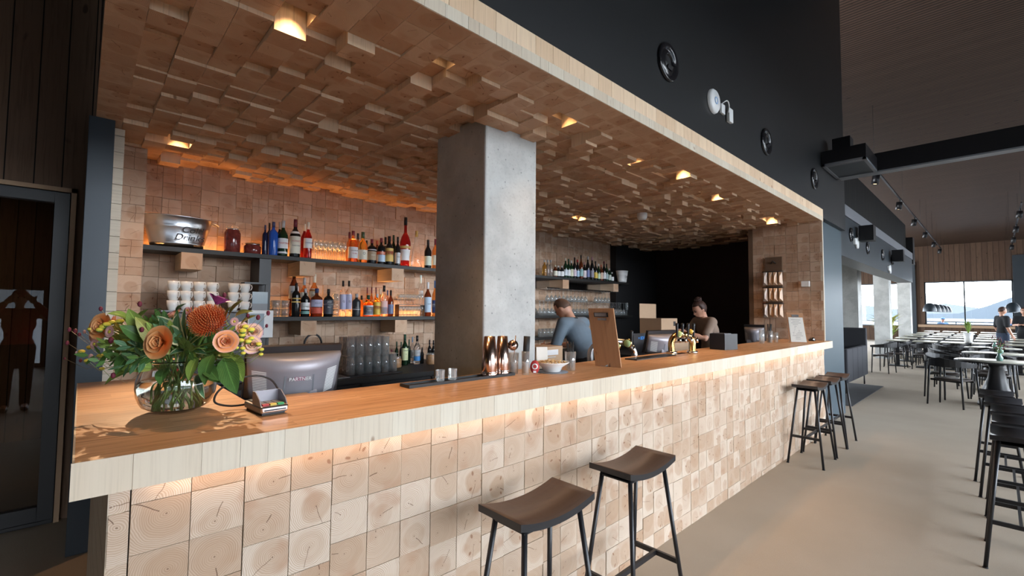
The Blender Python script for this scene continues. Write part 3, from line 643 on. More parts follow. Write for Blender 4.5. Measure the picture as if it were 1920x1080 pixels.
# ---- upper shelf bottles: (crop x, crop top y, crop width, style, glass, cap, labels, row, lettering, phrase)
def row_bottles(items, z, base_y, X0, Y0, S, group, rowY=(4.495, 4.615, 4.665)):
    for cx, ty, w, style, body, cap, lab, row, txt, phrase in items:
        px_, py_ = X0+cx/S, Y0+ty/S; Y = rowY[row]; p = onY(px_, base_y, Y); top = onY(px_, py_, Y)
        P0 = Vector((p.x, Y, z)); r = w/S/2*dep((p.x, Y, z+.1))/FPX
        bottle(phrase, (p.x, Y, z+.0005), max(.12, top.z-z), r*.97, style, body, cap, lab, txt, group, capf=.84 if style != 'wine' else .80)
row_bottles([
 (70, 190, 42, 'tall', 'g_navy', NAVY, None, 0, None, 'dark blue bottle at the left end of the upper shelf group'),
 (105, 172, 45, 'tall', 'g_navy', BLK, None, 1, None, 'blackish bottle standing behind the metallic blue bottle'),
 (140, 163, 74, 'tall', 'g_blue', NAVY, None, 0, None, 'metallic blue bottle with long highlight on the upper shelf'),
 (192, 165, 50, 'wine', 'g_dark', SIL, None, 1, None, 'dark bottle with silver neck behind the green vermouth bottle'),
 (222, 153, 80, 'wine', 'g_green', SIL, [(.22, .5, WHT), (.08, .13, WHT)], 0, [('MARTINI', .36, .022, RED)], 'dark green bottle with white label and silver neck on upper shelf'),
 (325, 143, 86, 'wine', 'g_dark', BURG, [(.10, .55, CREAM), (.62, .68, WHT), (.83, .9, WHT)], 0, [('ROSSO', .42, .022, RED), ('MARTINI', .3, .018, BLK)], 'large dark vermouth bottle with tall cream label and burgundy cap'),
 (402, 180, 58, 'wine', 'g_red', CREAM, None, 1, None, 'plain red bottle behind the white-labelled red aperitif bottle'),
 (434, 165, 66, 'wine', 'g_red', CREAM, [(.28, .55, WHT)], 0, [('CAMPARI', .42, .018, NAVY)], 'red aperitif bottle with white label and cream cap'),
 (785, 250, 52, 'wine', 'g_amber', BURG, None, 1, None, 'amber bottle with dark red cap behind the white-labelled rum'),
 (816, 240, 82, 'squat', 'g_amber', BURG, [(.12, .48, WHT)], 0, [('HAVANA', .36, .018, BLK), ('CLUB', .27, .018, RED)], 'amber rum bottle with white label and dark red cap'),
 (856, 260, 52, 'wine', 'g_amber', BLK, None, 1, None, 'amber bottle with black neck between the two rum bottles'),
 (898, 250, 80, 'wine', 'g_gold', GRN, [(.10, .42, CREAM)], 0, [('O', .3, .035, BLK)], 'golden bottle with round emblem on cream label and dark cap'),
 (932, 320, 45, 'wine', 'g_dark', BLK, None, 2, None, 'small dark bottle behind the squat tan-labelled bottle'),
 (976, 310, 78, 'squat', 'g_dark', BURG, [(.14, .50, (.36, .27, .18)), (.54, .58, SIL)], 0, [('BAILEYS', .34, .013, CREAM)], 'squat dark bottle with tan label on the upper shelf'),
 (1020, 322, 52, 'squat', 'g_brown', ORG, None, 1, None, 'brown bottle behind, between the tan and grey labels'),
 (1055, 300, 70, 'squat', 'g_dark', BURG, [(.10, .36, PBL), (.37, .48, ORG)], 0, [('KAHLUA', .42, .012, CREAM)], 'dark bottle with grey-blue label under an orange band'),
 (1090, 292, 50, 'wine', 'g_green', BLK, [(.7, .74, CREAM)], 1, None, 'dark green bottle with cream collar behind the gold label'),
 (1122, 285, 74, 'wine', 'g_dark', BLK, [(.12, .58, GOLD), (.35, .48, RED)], 0, None, 'dark bottle with long gold and red label'),
 (1158, 275, 50, 'wine', 'g_green', GRN, None, 1, None, 'slender dark green bottle behind, right of the gold label'),
 (1194, 290, 48, 'wine', 'g_dark', BLK, [(.08, .45, SIL)], 0, [('FERNET', .3, .012, BLK)], 'black bottle with silver label beside the tall pink-red bottle'),
 (1257, 125, 94, 'magnum', 'g_red', BLK, [(.36, .41, GOLD), (.12, .34, WHT)], 0, [('LUXARDO', .385, .013, BLK)], 'tallest bottle, pink-red with gold band and black stopper'),
 (1352, 240, 100, 'cone', 'g_clear', GOLD, None, 0, None, 'tall cone-shaped clear bottle beside the pink-red one'),
 (1450, 315, 62, 'wine', 'g_dark', BLK, [(.10, .42, (.62, .70, .58))], 0, None, 'dark long-necked bottle with pale green label near the pillar'),
 (1512, 308, 56, 'wine', 'g_amber', BURG, [(.12, .45, CREAM)], 0, None, 'amber bottle partly hidden by the concrete pillar, upper shelf'),
], ZU, 482, 480, 380, 4.5, 'bottles on the upper shelf')
row_bottles([
 (312, 547, 78, 'wine', 'g_brown', BLK, [(.36, .62, WHT)], 1, [('WHISKY', .5, .02, NAVY)], 'tall brown whisky bottle with black cap, back left of lower shelf'),
 (400, 632, 68, 'wine', 'g_amber', SIL, [(.5, .62, CREAM)], 1, None, 'amber bottle with silver cap behind the teal-label bottle'),
 (484, 605, 82, 'wine', 'g_amber', CREAM, [(.24, .66, CREAM)], 1, [('DEWARS', .5, .017, BLK)], 'tall amber bottle with big cream label and cream cap'),
 (333, 680, 70, 'tall', 'g_dark', BLK, [(.52, .56, GOLD), (.42, .46, GOLD)], 0, None, 'square-shouldered black bottle with slanted gold bands'),
 (412, 725, 74, 'squat', 'g_dark', SIL, [(.10, .20, TEAL), (.25, .5, WHT)], 0, [('BUSHMILLS', .36, .012, BLK)], 'dark bottle with white and teal label, silver cap'),
 (508, 725, 98, 'squat', 'g_brown', NAVY, [(.12, .32, (.62, .10, .06)), (.35, .6, LAV)], 0, [('BULLEIT', .48, .016, NAVY)], 'stout bourbon bottle with orange-red band and dark cap'),
 (607, 730, 78, 'squat', 'g_dark', BLK, [(.10, .60, (.06, .07, .09)), (.42, .47, WHT)], 0, [('JACK', .53, .018, WHT), ('No.7', .34, .018, WHT)], 'black-labelled whiskey bottle with white print'),
 (729, 660, 52, 'tall', 'g_clear', BLK, [(.20, .62, LAV)], 0, [('G', .42, .03, BLK)], 'left one of the twin clear gin bottles with lavender labels'),
 (779, 660, 52, 'tall', 'g_clear', BLK, [(.20, .62, LAV)], 0, [('G', .42, .03, BLK)], 'right one of the twin clear gin bottles with lavender labels'),
 (845, 770, 72, 'tall', 'g_dgrey', SIL, [(.3, .34, SIL)], 0, [('HENDRICKS', .4, .009, SIL)], 'matt charcoal bottle with a silver top'),
 (888, 785, 46, 'wine', 'g_amber', BLK, None, 1, None, 'slim amber bottle between the charcoal and navy label bottles'),
 (945, 782, 84, 'wine', 'g_amber', GRN, [(.06, .52, WHT), (.10, .46, NAVY)], 0, [('SPIRIT', .36, .015, YEL), ('NORDIC', .26, .013, WHT)], 'amber bottle with arched navy label edged in white'),
 (935, 718, 30, 'wine', 'g_amber', BURG, None, 1, None, 'red-capped bottle at the back, left of three'),
 (972, 716, 30, 'wine', 'g_amber', BURG, None, 1, None, 'red-capped bottle at the back, middle of three'),
 (1008, 716, 30, 'wine', 'g_amber', BURG, None, 1, None, 'red-capped bottle at the back, right of three'),
 (1018, 770, 62, 'squat', 'g_gold', SIL, [(.08, .64, YEL), (.32, .46, ORG)], 0, None, 'bottle with bright yellow label and round red seal'),
 (1077, 700, 62, 'wine', 'g_clear', BLK, [(.08, .5, PINK), (.08, .30, PBL)], 0, None, 'clear bottle with pink and pale label and black pourer'),
 (1045, 728, 34, 'wine', 'g_gold', CREAM, None, 1, None, 'thin golden bottle with cream top behind the pink label'),
 (1106, 740, 34, 'wine', 'g_amber', NAVY, None, 1, None, 'amber bottle with navy cap behind the blue label'),
 (1134, 740, 48, 'wine', 'g_brown', BLK, [(.1, .46, (.16, .2, .34))], 0, None, 'brown bottle with blue label next to the stacked small glasses'),
 (1385, 612, 48, 'wine', 'g_clear', (.7, .8, .75), [(.45, .62, WHT)], 1, None, 'tall clear bottle with pale cap behind the stacked small glasses'),
 (1446, 672, 62, 'wine', 'g_brown', WHT, [(.12, .56, PBL)], 0, [('RUM', .36, .02, NAVY)], 'brown bottle with long pale blue label near the pillar'),
 (1508, 660, 52, 'wine', 'g_amber', (.04, .15, .4), [(.1, .45, NAVY), (.25, .35, WHT)], 0, None, 'amber bottle with blue cap at the pillar, lower shelf'),
], ZL, 590, 480, 380, 4.5, 'bottles on the lower shelf')
row_bottles([
 (1098, 365, 42, 'wine', 'g_green', GRN, None, 1, None, 'dark green bottle left of the cream-labelled green bottle on the counter'),
 (1148, 368, 40, 'wine', 'g_dark', GRN, None, 2, None, 'dark bottle behind the cream-labelled green bottle'),
 (1190, 285, 74, 'wine', 'g_green', GRN, [(.16, .56, (.66, .72, .42))], 0, [('JAMESON', .48, .014, GRN), ('V', .36, .02, BLK)], 'green whiskey bottle with pale lime label on the counter'),
 (1236, 340, 40, 'wine', 'g_green', GRN, None, 1, None, 'dark green bottle right of the lime-labelled bottle'),
 (1274, 312, 44, 'wine', 'g_clear', (.3, .45, .6), [(.2, .5, WHT)], 1, None, 'clear bottle with light blue top on the back counter'),
 (1328, 298, 74, 'wine', 'g_clear', BLK, [(.3, .5, SIL), (.12, .28, (.05, .25, .6))], 0, [('ABSOLUT', .4, .011, NAVY)], 'clear bottle with silver and blue label and pourer'),
 (1385, 430, 44, 'wine', 'g_dark', BLK, None, 0, None, 'short dark bottle beside the clear blue-label bottle'),
 (1468, 345, 46, 'wine', 'g_dark', BLK, None, 0, None, 'black wine bottle on the counter, left of the gold collar'),
 (1512, 350, 46, 'wine', 'g_dark', BLK, [(.1, .4, CREAM)], 0, None, 'black wine bottle with cream label beside the pillar'),
 (1040, 455, 60, 'squat', 'g_brown', BURG, None, 1, None, 'brown bottle behind the clip jar on the counter'),
 (1000, 460, 50, 'squat', 'g_dark', BLK, None, 2, None, 'dark stubby bottle at the left of the counter group'),
], ZC, 692, 560, 580, 6.0, 'bottles on the back counter', rowY=(4.40, 4.50, 4.58))
# small labelled bottles right of the pillar
cols = [(126, 150, 'g_gold', SIL, None), (174, 150, 'g_clear', SIL, None), (222, 150, 'g_clear', SIL, None), (290, 230, 'g_brown', CREAM, CREAM), (340, 240, 'g_dark', WHT, WHT), (395, 240, 'g_dark', WHT, WHT), (450, 120, 'g_green', CREAM, (.6, .65, .7)),
 (497, 135, 'g_green', GRN, WHT), (540, 160, 'g_green', WHT, (.6, .6, .45)), (590, 110, 'g_dark', BLK, (.62, .52, .6)), (635, 145, 'g_dark', RED, (.3, .45, .6)), (690, 75, 'g_brown', BLK, (.3, .5, .5)), (742, 185, 'g_dark', (.6, .3, .3), (.7, .6, .62)), (795, 95, 'g_dark', SIL, (.16, .2, .4)),
 (860, 105, 'g_dark', (.5, .25, .3), (.3, .28, .34)), (915, 170, 'g_dark', BLK, YEL), (960, 210, 'g_green', WHT, (.5, .62, .45)), (1002, 225, 'g_brown', ORG, (.7, .5, .36)), (1045, 170, 'g_dark', BURG, WHT), (1085, 210, 'g_green', BLK, (.35, .45, .45)), (1128, 285, 'g_green', WHT, (.5, .55, .5)), (1168, 340, 'g_dark', WHT, WHT)]
words = {'g_gold': 'golden', 'g_clear': 'clear', 'g_brown': 'brown', 'g_dark': 'dark', 'g_green': 'green'}
ordn = ['first', 'second', 'third', 'fourth', 'fifth', 'sixth', 'seventh', 'eighth', 'ninth', 'tenth', 'eleventh', 'twelfth', 'thirteenth', 'fourteenth', 'fifteenth', 'sixteenth', 'seventeenth', 'eighteenth', 'nineteenth', 'twentieth', 'twenty-first', 'twenty-second', 'twenty-third', 'twenty-fourth', 'twenty-fifth', 'twenty-sixth']
for k, (cx, ty, body, cap, lb) in enumerate(cols):
    x_, y_ = 1010+cx/8.306, 470+ty/8.306; Y = 4.50; X = 4.72+(.0+onY(x_, 518, Y).x-4.77)
    h = max(.16, onY(x_, y_, Y).z-2.0)
    bottle('small %s bottle, %s from the left on the shelf right of the pillar' % (words[body], ordn[k]), (X, Y, 2.0), h, .033, 'wine', body, cap, [(.12, .52 if h < .28 else .42, lb)] if lb else None, None, 'small bottles right of the pillar')

# tubs, jars
def tub(name, label, loc, r0, r1, h, sx, mat, ring=True, rz=0):
    t = thing(name, label, 'bucket', loc, rz)
    MB().lathe([(1e-4, .004), (r0, .004), (r0, 0), (r0, 0), (r0+(r1-r0)*.14, h*.14), (r0+(r1-r0)*.15+.004, h*.16), (r0+(r1-r0)*.17, h*.18), (r0+(r1-r0)*.66, h*.66), (r0+(r1-r0)*.68+.004, h*.69), (r0+(r1-r0)*.72, h*.72), (r1, h), (r1+.006, h+.004), (r1, h+.008), (r1-.006, h), (r0-.004, .008), (1e-4, .008)], n=40, sy=sx).build('body', mat, t)
    if ring:
        for s in (-1, 1):
            pts = [(s*(r1+.004+.045*sin(a)), .05*cos(a)*1.0, h-.01-.02*sin(a)) for a in [pi*k/10 for k in range(11)]]
            MB().tube(pts, .005, 8).build('handle', mat, t)
    return t
p = onY(333, 460, 4.56)
tb = tub('drinks_tub', 'galvanised steel drinks tub with black script on the upper shelf', (p.x, 4.58, ZU), .175, .235, .25, .62, 'steel_brush')
for s_, z_, dx in (('Cold', .145, .055), ('Drinks', .085, .04)):
    text('script_lettering', s_, .075, 'black', tb, (dx+.02, -.140 if z_ > .1 else -.134, z_), (radians(76), 0, radians(8)), .35)
p = onY(1162, 528, 4.5)
tb = tub('ice_bucket', 'small pale grey metal bucket at the right end of the bottle shelf', (6.98, 4.55, 2.0), .085, .12, .21, .8, 'white', ring=False)
text('script_lettering', 'Cold', .05, 'black', tb, (0, -.088, .11), (radians(80), 0, 0), .3)
def jar(label, loc, r, h, lidmat, fill, cat='jar'):
    t = thing('glass_jar', label, cat, loc, 0)
    MB().lathe([(1e-4, 0), (r*.9, 0), (r, .01), (r, h*.72), (r*.8, h*.84), (r*.8, h*.86)], n=20).build('body', fill, t)
    MB().lathe([(r*.84, h*.84), (r*.86, h*.98), (1e-4, h)], n=20).build('lid', lidmat, t)
    MB().tube([(r*.9*cos(a), r*.9*sin(a), h*.86) for a in [2*pi*k/16 for k in range(17)]], .0025, 6).build('clip_wire', 'chrome', t)
    return t
MAT['fruit'] = simple('dark_fruit_liquor', (.16, .03, .025), .1, 0, .8, 40)
MAT['snack'] = simple('dried_snack', (.42, .24, .12), .4, 0, .7, 60)
p = onY(435, 468, 4.52); jar('tall clip jar of dark red fruit on the upper shelf', (p.x, 4.52, ZU), .062, .235, 'glass', 'fruit')
p = onY(473, 471, 4.52); jar('low jar of brown preserve beside the tall clip jar', (p.x, 4.52, ZU), .068, .098, 'steel_brush', 'fruit')
jar('clip jar of garnish on the back counter near the green bottle', (onY(740, 692, 4.3).x, 4.28, ZC), .058, .115, 'glass', 'snack')
jar('clip jar of dried fruit on the back counter beside the pillar', (onY(808, 690, 4.3).x, 4.30, ZC), .055, .125, 'glass', 'snack')

# ---- glassware prototypes
def stem_prof(r, h, foot=.034, inv=False, bowl=.5):
    P = [(1e-4, 0), (foot, 0), (foot, .002), (.004, .006), (.0035, h*(1-bowl)), (.012, h*(1-bowl)+.006), (r, h*(1-bowl*.5)), (r*.86, h), (r*.82, h), (r*.94, h*(1-bowl*.5)), (.008, h*(1-bowl)+.010), (1e-4, h*(1-bowl)+.009)]
    return [(a, h-z) for a, z in P] if inv else P
def tumbler_prof(r, h): return [(1e-4, 0), (r*.86, 0), (r, h), (r*.93, h), (r*.8, .008), (1e-4, .008)]
def glass_thing(label, group, prof, n=14, name='drinking_glass'):
    o = MB().lathe(prof, n=n).build(name, 'glass'); tag(o, label, 'glass', group); return o
def flip(prof, h): return [(r, h-z) for r, z in prof]
cg = glass_thing('small stemmed glass packed in the lit cluster on the upper shelf', 'stemmed glasses on the upper shelf', stem_prof(.026, .19, .024)); used = False
x0_, x1_ = onY(591, 482, 4.5).x, onY(645, 484, 4.5).x
for i in range(7):
    for j in range(2):
        place(cg, used, (x0_+(x1_-x0_)*i/6, 4.50+.065*j, ZU+.0005), 0, 'small stemmed glass, %s from left, %s row of the lit cluster on the upper shelf' % (ordn[i], ['front', 'back'][j])); used = True
sg = glass_thing('tiny stemmed glass in the two-tier block beside the blue-labelled bottles', 'small stemmed glasses in two tiers', stem_prof(.0185, .115, .017)); used = False
tier = thing('glass_riser', 'dark riser shelf holding the upper tier of tiny glasses', 'shelf', (0, 0, ZL)); a_, b_ = onY(749, 590, 4.5).x, onY(790, 590, 4.5).x
MB().bb(a_-.024, 4.47, .125, b_+.026, 4.56, .1305).bb(a_-.024, 4.47, 0, a_-.022, 4.56, .125).bb(b_+.022, 4.47, 0, b_+.026, 4.56, .125).build('board', 'satin_black', tier)
for k in range(2):
    for i in range(8):
        for j in range(2): place(sg, used, (a_+(b_-a_)*i/7, 4.493+.042*j, ZL+.0008+.1315*k), 0, 'tiny stemmed glass, %s from the left, %s row, %s tier of the two-tier block' % (ordn[i], ['front', 'back'][j], ['lower', 'upper'][k])); used = True
tg = glass_thing('short tumbler stacked at the left end of the lower shelf', 'tumblers at the left of the lower shelf', tumbler_prof(.036, .075)); used = False
for k in range(2):
    for i in range(2):
        for j in range(2): place(tg, used, (onY(517, 590, 4.5).x+.078*i, 4.5+.08*j, ZL+.0005+.0755*k), 0, 'short %s tumbler, %s stack, %s row, at the left end of the lower shelf' % (['bottom', 'top'][k], ['left', 'right'][i], ['front', 'back'][j])); used = True
for i in range(2): place(tg, True, (onY(629, 590, 4.5).x+.0, 4.5, ZL+.0005+.0755*i), label=['bottom', 'middle'][i]+' short tumbler stacked left of the twin gin bottles', group='tumblers by the gin bottles')
place(tg, True, (onY(629, 590, 4.5).x, 4.5, ZL+.0005+.151), label='top short tumbler stacked left of the twin gin bottles', group='tumblers by the gin bottles')
# tall beer tumblers upside down on the drip mat
mt = MB().bb(0, 0, 0, .53, .36, .008).build('bar_mat', 'rubber', loc=(onY(656, 690, 4.0).x-.055, 3.90, .9005)); tag(mt, 'black rubber drip mat on the back counter under the upturned tumblers', 'mat')
hb = glass_thing('tall upturned beer tumbler in the double layer on the drip mat', 'upturned tumblers on the drip mat', flip(tumbler_prof(.041, .165), .165), 16); used = False
xa = onY(656, 690, 4.0).x
for i in range(6):
    for j in range(3): place(hb, used, (xa+.004+.084*i, 4.0+.086*j, .909), 0, 'tall upturned beer tumbler, lower layer, %s from the left, %s row' % (ordn[i], ['front', 'middle', 'back'][j])); used = True
tray_ = thing('glass_tray', 'thin clear tray between the two layers of upturned tumblers', 'tray', (0, 0, 1.0745)); MB().bb(xa-.04, 3.96, 0, xa+.47, 4.22, .004).build('sheet', 'glass', tray_)
for i in range(5):
    for j in range(3): place(hb, True, (xa+.004+.084*i, 4.0+.086*j, 1.0790), 0, 'tall upturned beer tumbler, upper layer, %s from the left, %s row' % (ordn[i], ['front', 'middle', 'back'][j]))
# wine glasses right of the pillar
wg = glass_thing('upturned wine glass on the lower shelf right of the pillar', 'upturned wine glasses right of the pillar', stem_prof(.037, .215, .034, True), 12); used = False
for i in range(26):
    for j in range(2): place(wg, used, (4.80+.086*i, 4.50+.09*j, 1.4305), 0, 'upturned wine glass, %s from the pillar, %s row of the lower glass shelf' % (ordn[i], ['front', 'back'][j])); used = True
hg = glass_thing('wine glass hanging by its foot from the rack under the bottle shelf', 'hanging wine glasses right of the pillar', stem_prof(.036, .19, .034, True), 12); used = False
rk = thing('glass_rack', 'slim steel hanging rack for wine glasses below the small bottles', 'rack', (0, 0, 1.82))
for i in range(19): MB().bar((4.90+.09*i, 4.44, 0), (4.90+.09*i, 4.70, 0), .006, .006).build('rail', 'chrome', rk)
MB().bb(4.88, 4.44, .004, 6.54, 4.46, .02).bb(4.88, 4.68, .004, 6.54, 4.70, .145).build('frame', 'chrome', rk)
for i in list(range(11))+list(range(13, 18)): place(hg, used, (4.945+.09*i, 4.49, 1.636), 0, 'wine glass hanging by its foot, place %s from the pillar in the rack' % ordn[i]); used = True
lg = glass_thing('upturned tumbler on the lowest shelf right of the pillar', 'upturned tumblers on the lowest shelf', flip(tumbler_prof(.035, .12), .12), 12); used = False
for i in range(12): place(lg, used, (4.80+.08*i, 4.50, 1.1205), 0, 'upturned tumbler, %s from the pillar on the lowest shelf' % ordn[i]); used = True
fl = glass_thing('champagne flute at the end of the lower glass shelf', 'flutes at the end of the shelf', stem_prof(.024, .22, .028, False, .62), 12)
for i in range(2): place(fl, i > 0, (7.03+.05*i, 4.48+.05*i, 1.4305), 0, ['nearer', 'farther'][i]+' champagne flute at the end of the lower glass shelf')

# ---- coffee machine with cups
cmx = .42
cm = thing('coffee_machine', 'black coffee machine with white cups on top and a pale touch panel', 'coffee machine', (0, 0, .9005))
zt = onY(360, 582, 4.3).z-.9
MB().bb(cmx, 4.12, 0, 1.12, 4.58, zt-.01).build('body', 'satin_black', cm, bevel=.01)
MB().bb(cmx, 4.14, zt-.01, 1.12, 4.56, zt).build('cup_tray', 'mid_grey', cm)
a, b_ = onY(466, 612, 4.10), onY(511, 612, 4.10)
sc = MB().bb(a.x-.01, 4.085, onY(500, 633, 4.1).z-.9, b_.x-.0, 4.12, onY(500, 582, 4.1).z-.9).build('touch_panel', 'white', cm, bevel=.004)
MAT['screen'] = simple('grey_blue_display', (.25, .32, .36), .15)
MB().bb(a.x, 4.080, onY(500, 628, 4.1).z-.9, b_.x-.07, 4.086, onY(500, 588, 4.1).z-.9).build('display', 'screen', sc)
for k in range(3): MB().cyl(.03, zt-.25, zt-.2, (cmx+.12+.2*k, 4.08, 0)).build('brew_group', 'chrome', cm)
gr = thing('bean_grinder', 'pale box-shaped dispenser on the coffee machine beside the black upright', 'machine', (0, 0, .9005+zt))
a, b_ = onY(470, 560, 4.35), onY(500, 560, 4.35)
MB().bb(a.x, 4.3, 0, b_.x-.005, 4.43, .06).build('base', 'mid_grey', gr); MB().bb(a.x, 4.3, .06, b_.x-.005, 4.43, .16).build('body', MAT['screen'], gr); MB().bb(a.x-.06, 4.3, .225, b_.x-.005, 4.43, .24).bb(b_.x-.02, 4.32, .16, b_.x, 4.34, .225).build('lid', 'satin_black', gr)
cup = thing('coffee_cup', 'stacked white coffee cup on the coffee machine', 'cup', (0, 0, 0), 0, 'cups on the coffee machine')
MB().lathe([(1e-4, 0), (.026, 0), (.028, .004), (.038, .035), (.041, .074), (.038, .074), (.034, .03), (1e-4, .008)], n=18).build('bowl', 'ceramic', cup)
MB().tube([(.040+.0*1, 0, .06), (.052, -.004, .062), (.057, -.004, .045), (.051, -.004, .026), (.037, 0, .02)], .004, 6).build('handle', 'ceramic', cup)
used = False
for i in range(4):
    xx = onY(324+24.5*i, 575, 4.3).x
    for k in range(3):
        nm = ['bottom', 'middle', 'top'][k]
        place(cup, used, (xx, 4.30+.003*k, .901+zt+.0742*k), radians(-50), 'white coffee cup, %s of the %s stack from the left on the coffee machine' % (nm, ordn[i])); used = True
for i in range(2):
    xx = onY(437+21*i, 575, 4.3).x
    for k in range(3): place(cup, True, (xx, 4.30, .901+zt+.0742*k), radians(-35), 'white coffee cup, %s of the %s stack beside the dispenser' % (['bottom', 'middle', 'top'][k], ['left', 'right'][i]))
# small packs behind the left leg of the bar
pk = thing('drink_can_box', 'small white carton with black lettering at the back left corner of the bar', 'box', (.26, 3.06, .9)); MB().bb(0, 0, 0, .09, .07, .268).build('carton', 'white', pk); text('lettering', 'MONIN', .022, 'black', pk, (.045, -.002, .25), (radians(90), 0, 0))
tin_ = thing('snack_tin', 'red tin beside the white lettered carton behind the bar end', 'tin', (.41, 3.08, .9)); MB().cyl(.045, 0, .268, n=20).build('body', paint(RED), tin_); MB().cyl(.046, .268, .276, n=20).build('lid', 'chrome', tin_)
sb = thing('storage_shelf', 'dark work shelf behind the left end of the bar', 'shelf', (0, 0, 0)); MB().bb(.2, 2.98, .86, .72, 3.3, .9).bb(.2, 2.98, 0, .23, 3.3, .86).bb(.69, 2.98, 0, .72, 3.3, .86).build('board', 'satin_black', sb)
# ------------------------------------------------------------------ things on the bar top
ZB = 1.1428
def B(x, y): return onZ(x, y, ZB)
def frame_to(n, up=Vector((0, 0, 1))):
    n = Vector(n).normalized(); x = up.cross(n); x = x.normalized() if x.length > 1e-4 else Vector((1, 0, 0)); y = n.cross(x)
    return Matrix(((x.x, y.x, n.x), (x.y, y.y, n.y), (x.z, y.z, n.z)))
# vase
vc = B(330, 771)
vase = thing('glass_vase', 'clear globe vase with water holding the orange flower bouquet', 'vase', (vc.x, vc.y, ZB))
Rv = .116
outer = [(1e-4, 0), (.052, 0), (.075, .012)]+[(sqrt_, z) for z, sqrt_ in [(z, math.sqrt(max(1e-6, Rv**2-(z-.088)**2))) for z in [.025, .04, .06, .088, .11, .13, .148]]]+[(.086, .160), (.083, .168), (.087, .176)]
inner = [(r-.004, z) for r, z in outer[::-1][:-2]]+[(.05, .008), (1e-4, .008)]
MB().lathe(outer+inner, n=48).build('glass_bowl', 'thick_glass', vase)
wat = [(1e-4, .0095)]+[(.049, .0095)]+[(math.sqrt(Rv**2-(z-.088)**2)-.0055, z) for z in [.02, .04, .06, .088, .105]]+[(1e-4, .105)]
MAT['water'] = glassm('vase_water', (.95, .98, .95), 0, 1.33)
MB().lathe(wat, n=48).build('water', 'water', vase)
# bouquet
bq = thing('flower_bouquet', 'mixed bouquet of orange roses, pincushion protea, daisies and foliage in the globe vase', 'flowers', (vc.x, vc.y, ZB))
VC = Vector((vc.x, vc.y, ZB)); DV = dep(VC)
def FP(x, y, dd=0): return onD(x, y, DV+dd)-VC             # a point of the bouquet, relative to the vase foot
def leafmat(name, a, b, edge=None):
    g = G(name); u, v, _ = g.sep(g.uv()); nz = g.noise(g.obj(), 60, 3); vein = g.M('ABSOLUTE', g.M('SINE', g.M('MULTIPLY', g.M('ADD', g.M('MULTIPLY', v, 1.0), g.M('MULTIPLY', g.M('ABSOLUTE', g.M('SUBTRACT', u, .5)), -.8)), 34)))
    c = g.mix(nz, a, b); c = g.mix(g.M('MULTIPLY', g.step(vein, .85, 1), .3), c, [min(1, k*1.6) for k in b]); mid = g.M('SUBTRACT', 1, g.step(g.M('ABSOLUTE', g.M('SUBTRACT', u, .5)), .01, .05)); c = g.mix(g.M('MULTIPLY', mid, .5), c, [min(1, k*2.2) for k in b])
    if edge: e = g.step(g.M('ADD', g.M('ABSOLUTE', g.M('SUBTRACT', u, .5)), g.M('MULTIPLY', g.M('SUBTRACT', nz, .5), .25)), .32, .38); c = g.mix(e, c, edge)
    return g.bsdf(c, .42, Transmission_Weight=0.0, Specular_IOR_Level=.4)
MAT['leaf_dark'] = leafmat('dark_green_leaf', (.05, .115, .025), (.085, .19, .045)); MAT['leaf_mid'] = leafmat('mid_green_leaf', (.13, .22, .04), (.24, .34, .07))
MAT['leaf_var'] = leafmat('cream_edged_leaf', (.05, .14, .06), (.10, .22, .10), (.62, .62, .38)); MAT['leaf_yel'] = leafmat('yellow_green_leaf', (.25, .27, .05), (.38, .38, .10)); MAT['stem'] = simple('green_stem', (.16, .27, .06), .4); MAT['stem_red'] = simple('thin_reddish_stem', (.18, .13, .06), .5)
def leaf(name, base, tip, w, mat, bend=.02, fold=.25, nrm=None):
    base, tip = Vector(base), Vector(tip); d = tip-base; L = d.length; t = d.normalized(); n = Vector(nrm) if nrm else (Vector((0, 0, 1))-FWD*1.2); n = (n-t*n.dot(t)).normalized(); s = t.cross(n)
    V = []; UV = []; NL, NW = 9, 5
    for i in range(NL):
        a = i/(NL-1); ww = w*.5*(sin(pi*min(1, a**.8))**.75 if 0 < a < 1 else .02)
        for j in range(NW):
            b = j/(NW-1)*2-1; V.append(base+d*a+s*(b*ww)+n*(bend*4*a*(1-a)+abs(b)*ww*fold-(a**2)*bend)); UV.append((j/(NW-1), a))
    F = [(i*NW+j, i*NW+j+1, (i+1)*NW+j+1, (i+1)*NW+j) for i in range(NL-1) for j in range(NW-1)]
    return MB().poly(V, F, 0, True, uv=UV).build(name, mat, bq)
def petalmat(name, a, b, tip=None):
    g = G(name); u, v, _ = g.sep(g.uv()); c = g.mix(v, a, b)
    if tip: c = g.mix(g.step(v, .8, 1), c, tip)
    return g.bsdf(c, .5, Specular_IOR_Level=.2)
MAT['rose'] = petalmat('orange_rose_petal', (.80, .24, .05), (.88, .36, .11), (.9, .46, .2)); MAT['rose2'] = petalmat('coral_rose_petal', (.85, .24, .06), (.86, .38, .15), (.84, .42, .30)); MAT['rose3'] = petalmat('peach_rose_petal', (.85, .45, .2), (.85, .6, .4), (.62, .36, .42))
MAT['pink'] = petalmat('pink_daisy_petal', (.75, .35, .28), (.85, .52, .50)); MAT['yel'] = simple('yellow_button', (.80, .68, .08), .6, 0, .15, 200); MAT['burg'] = simple('burgundy_burr', (.13, .012, .03), .7, 0, .5, 300); MAT['paleb'] = simple('pale_mauve_bud', (.5, .34, .36), .6)
MAT['protea'] = petalmat('protea_styles', (.50, .05, .02), (.75, .17, .04), (.85, .5, .2)); MAT['protea_core'] = simple('protea_core', (.42, .10, .04), .8); MAT['purple'] = petalmat('purple_petal', (.25, .03, .16), (.36, .07, .30))
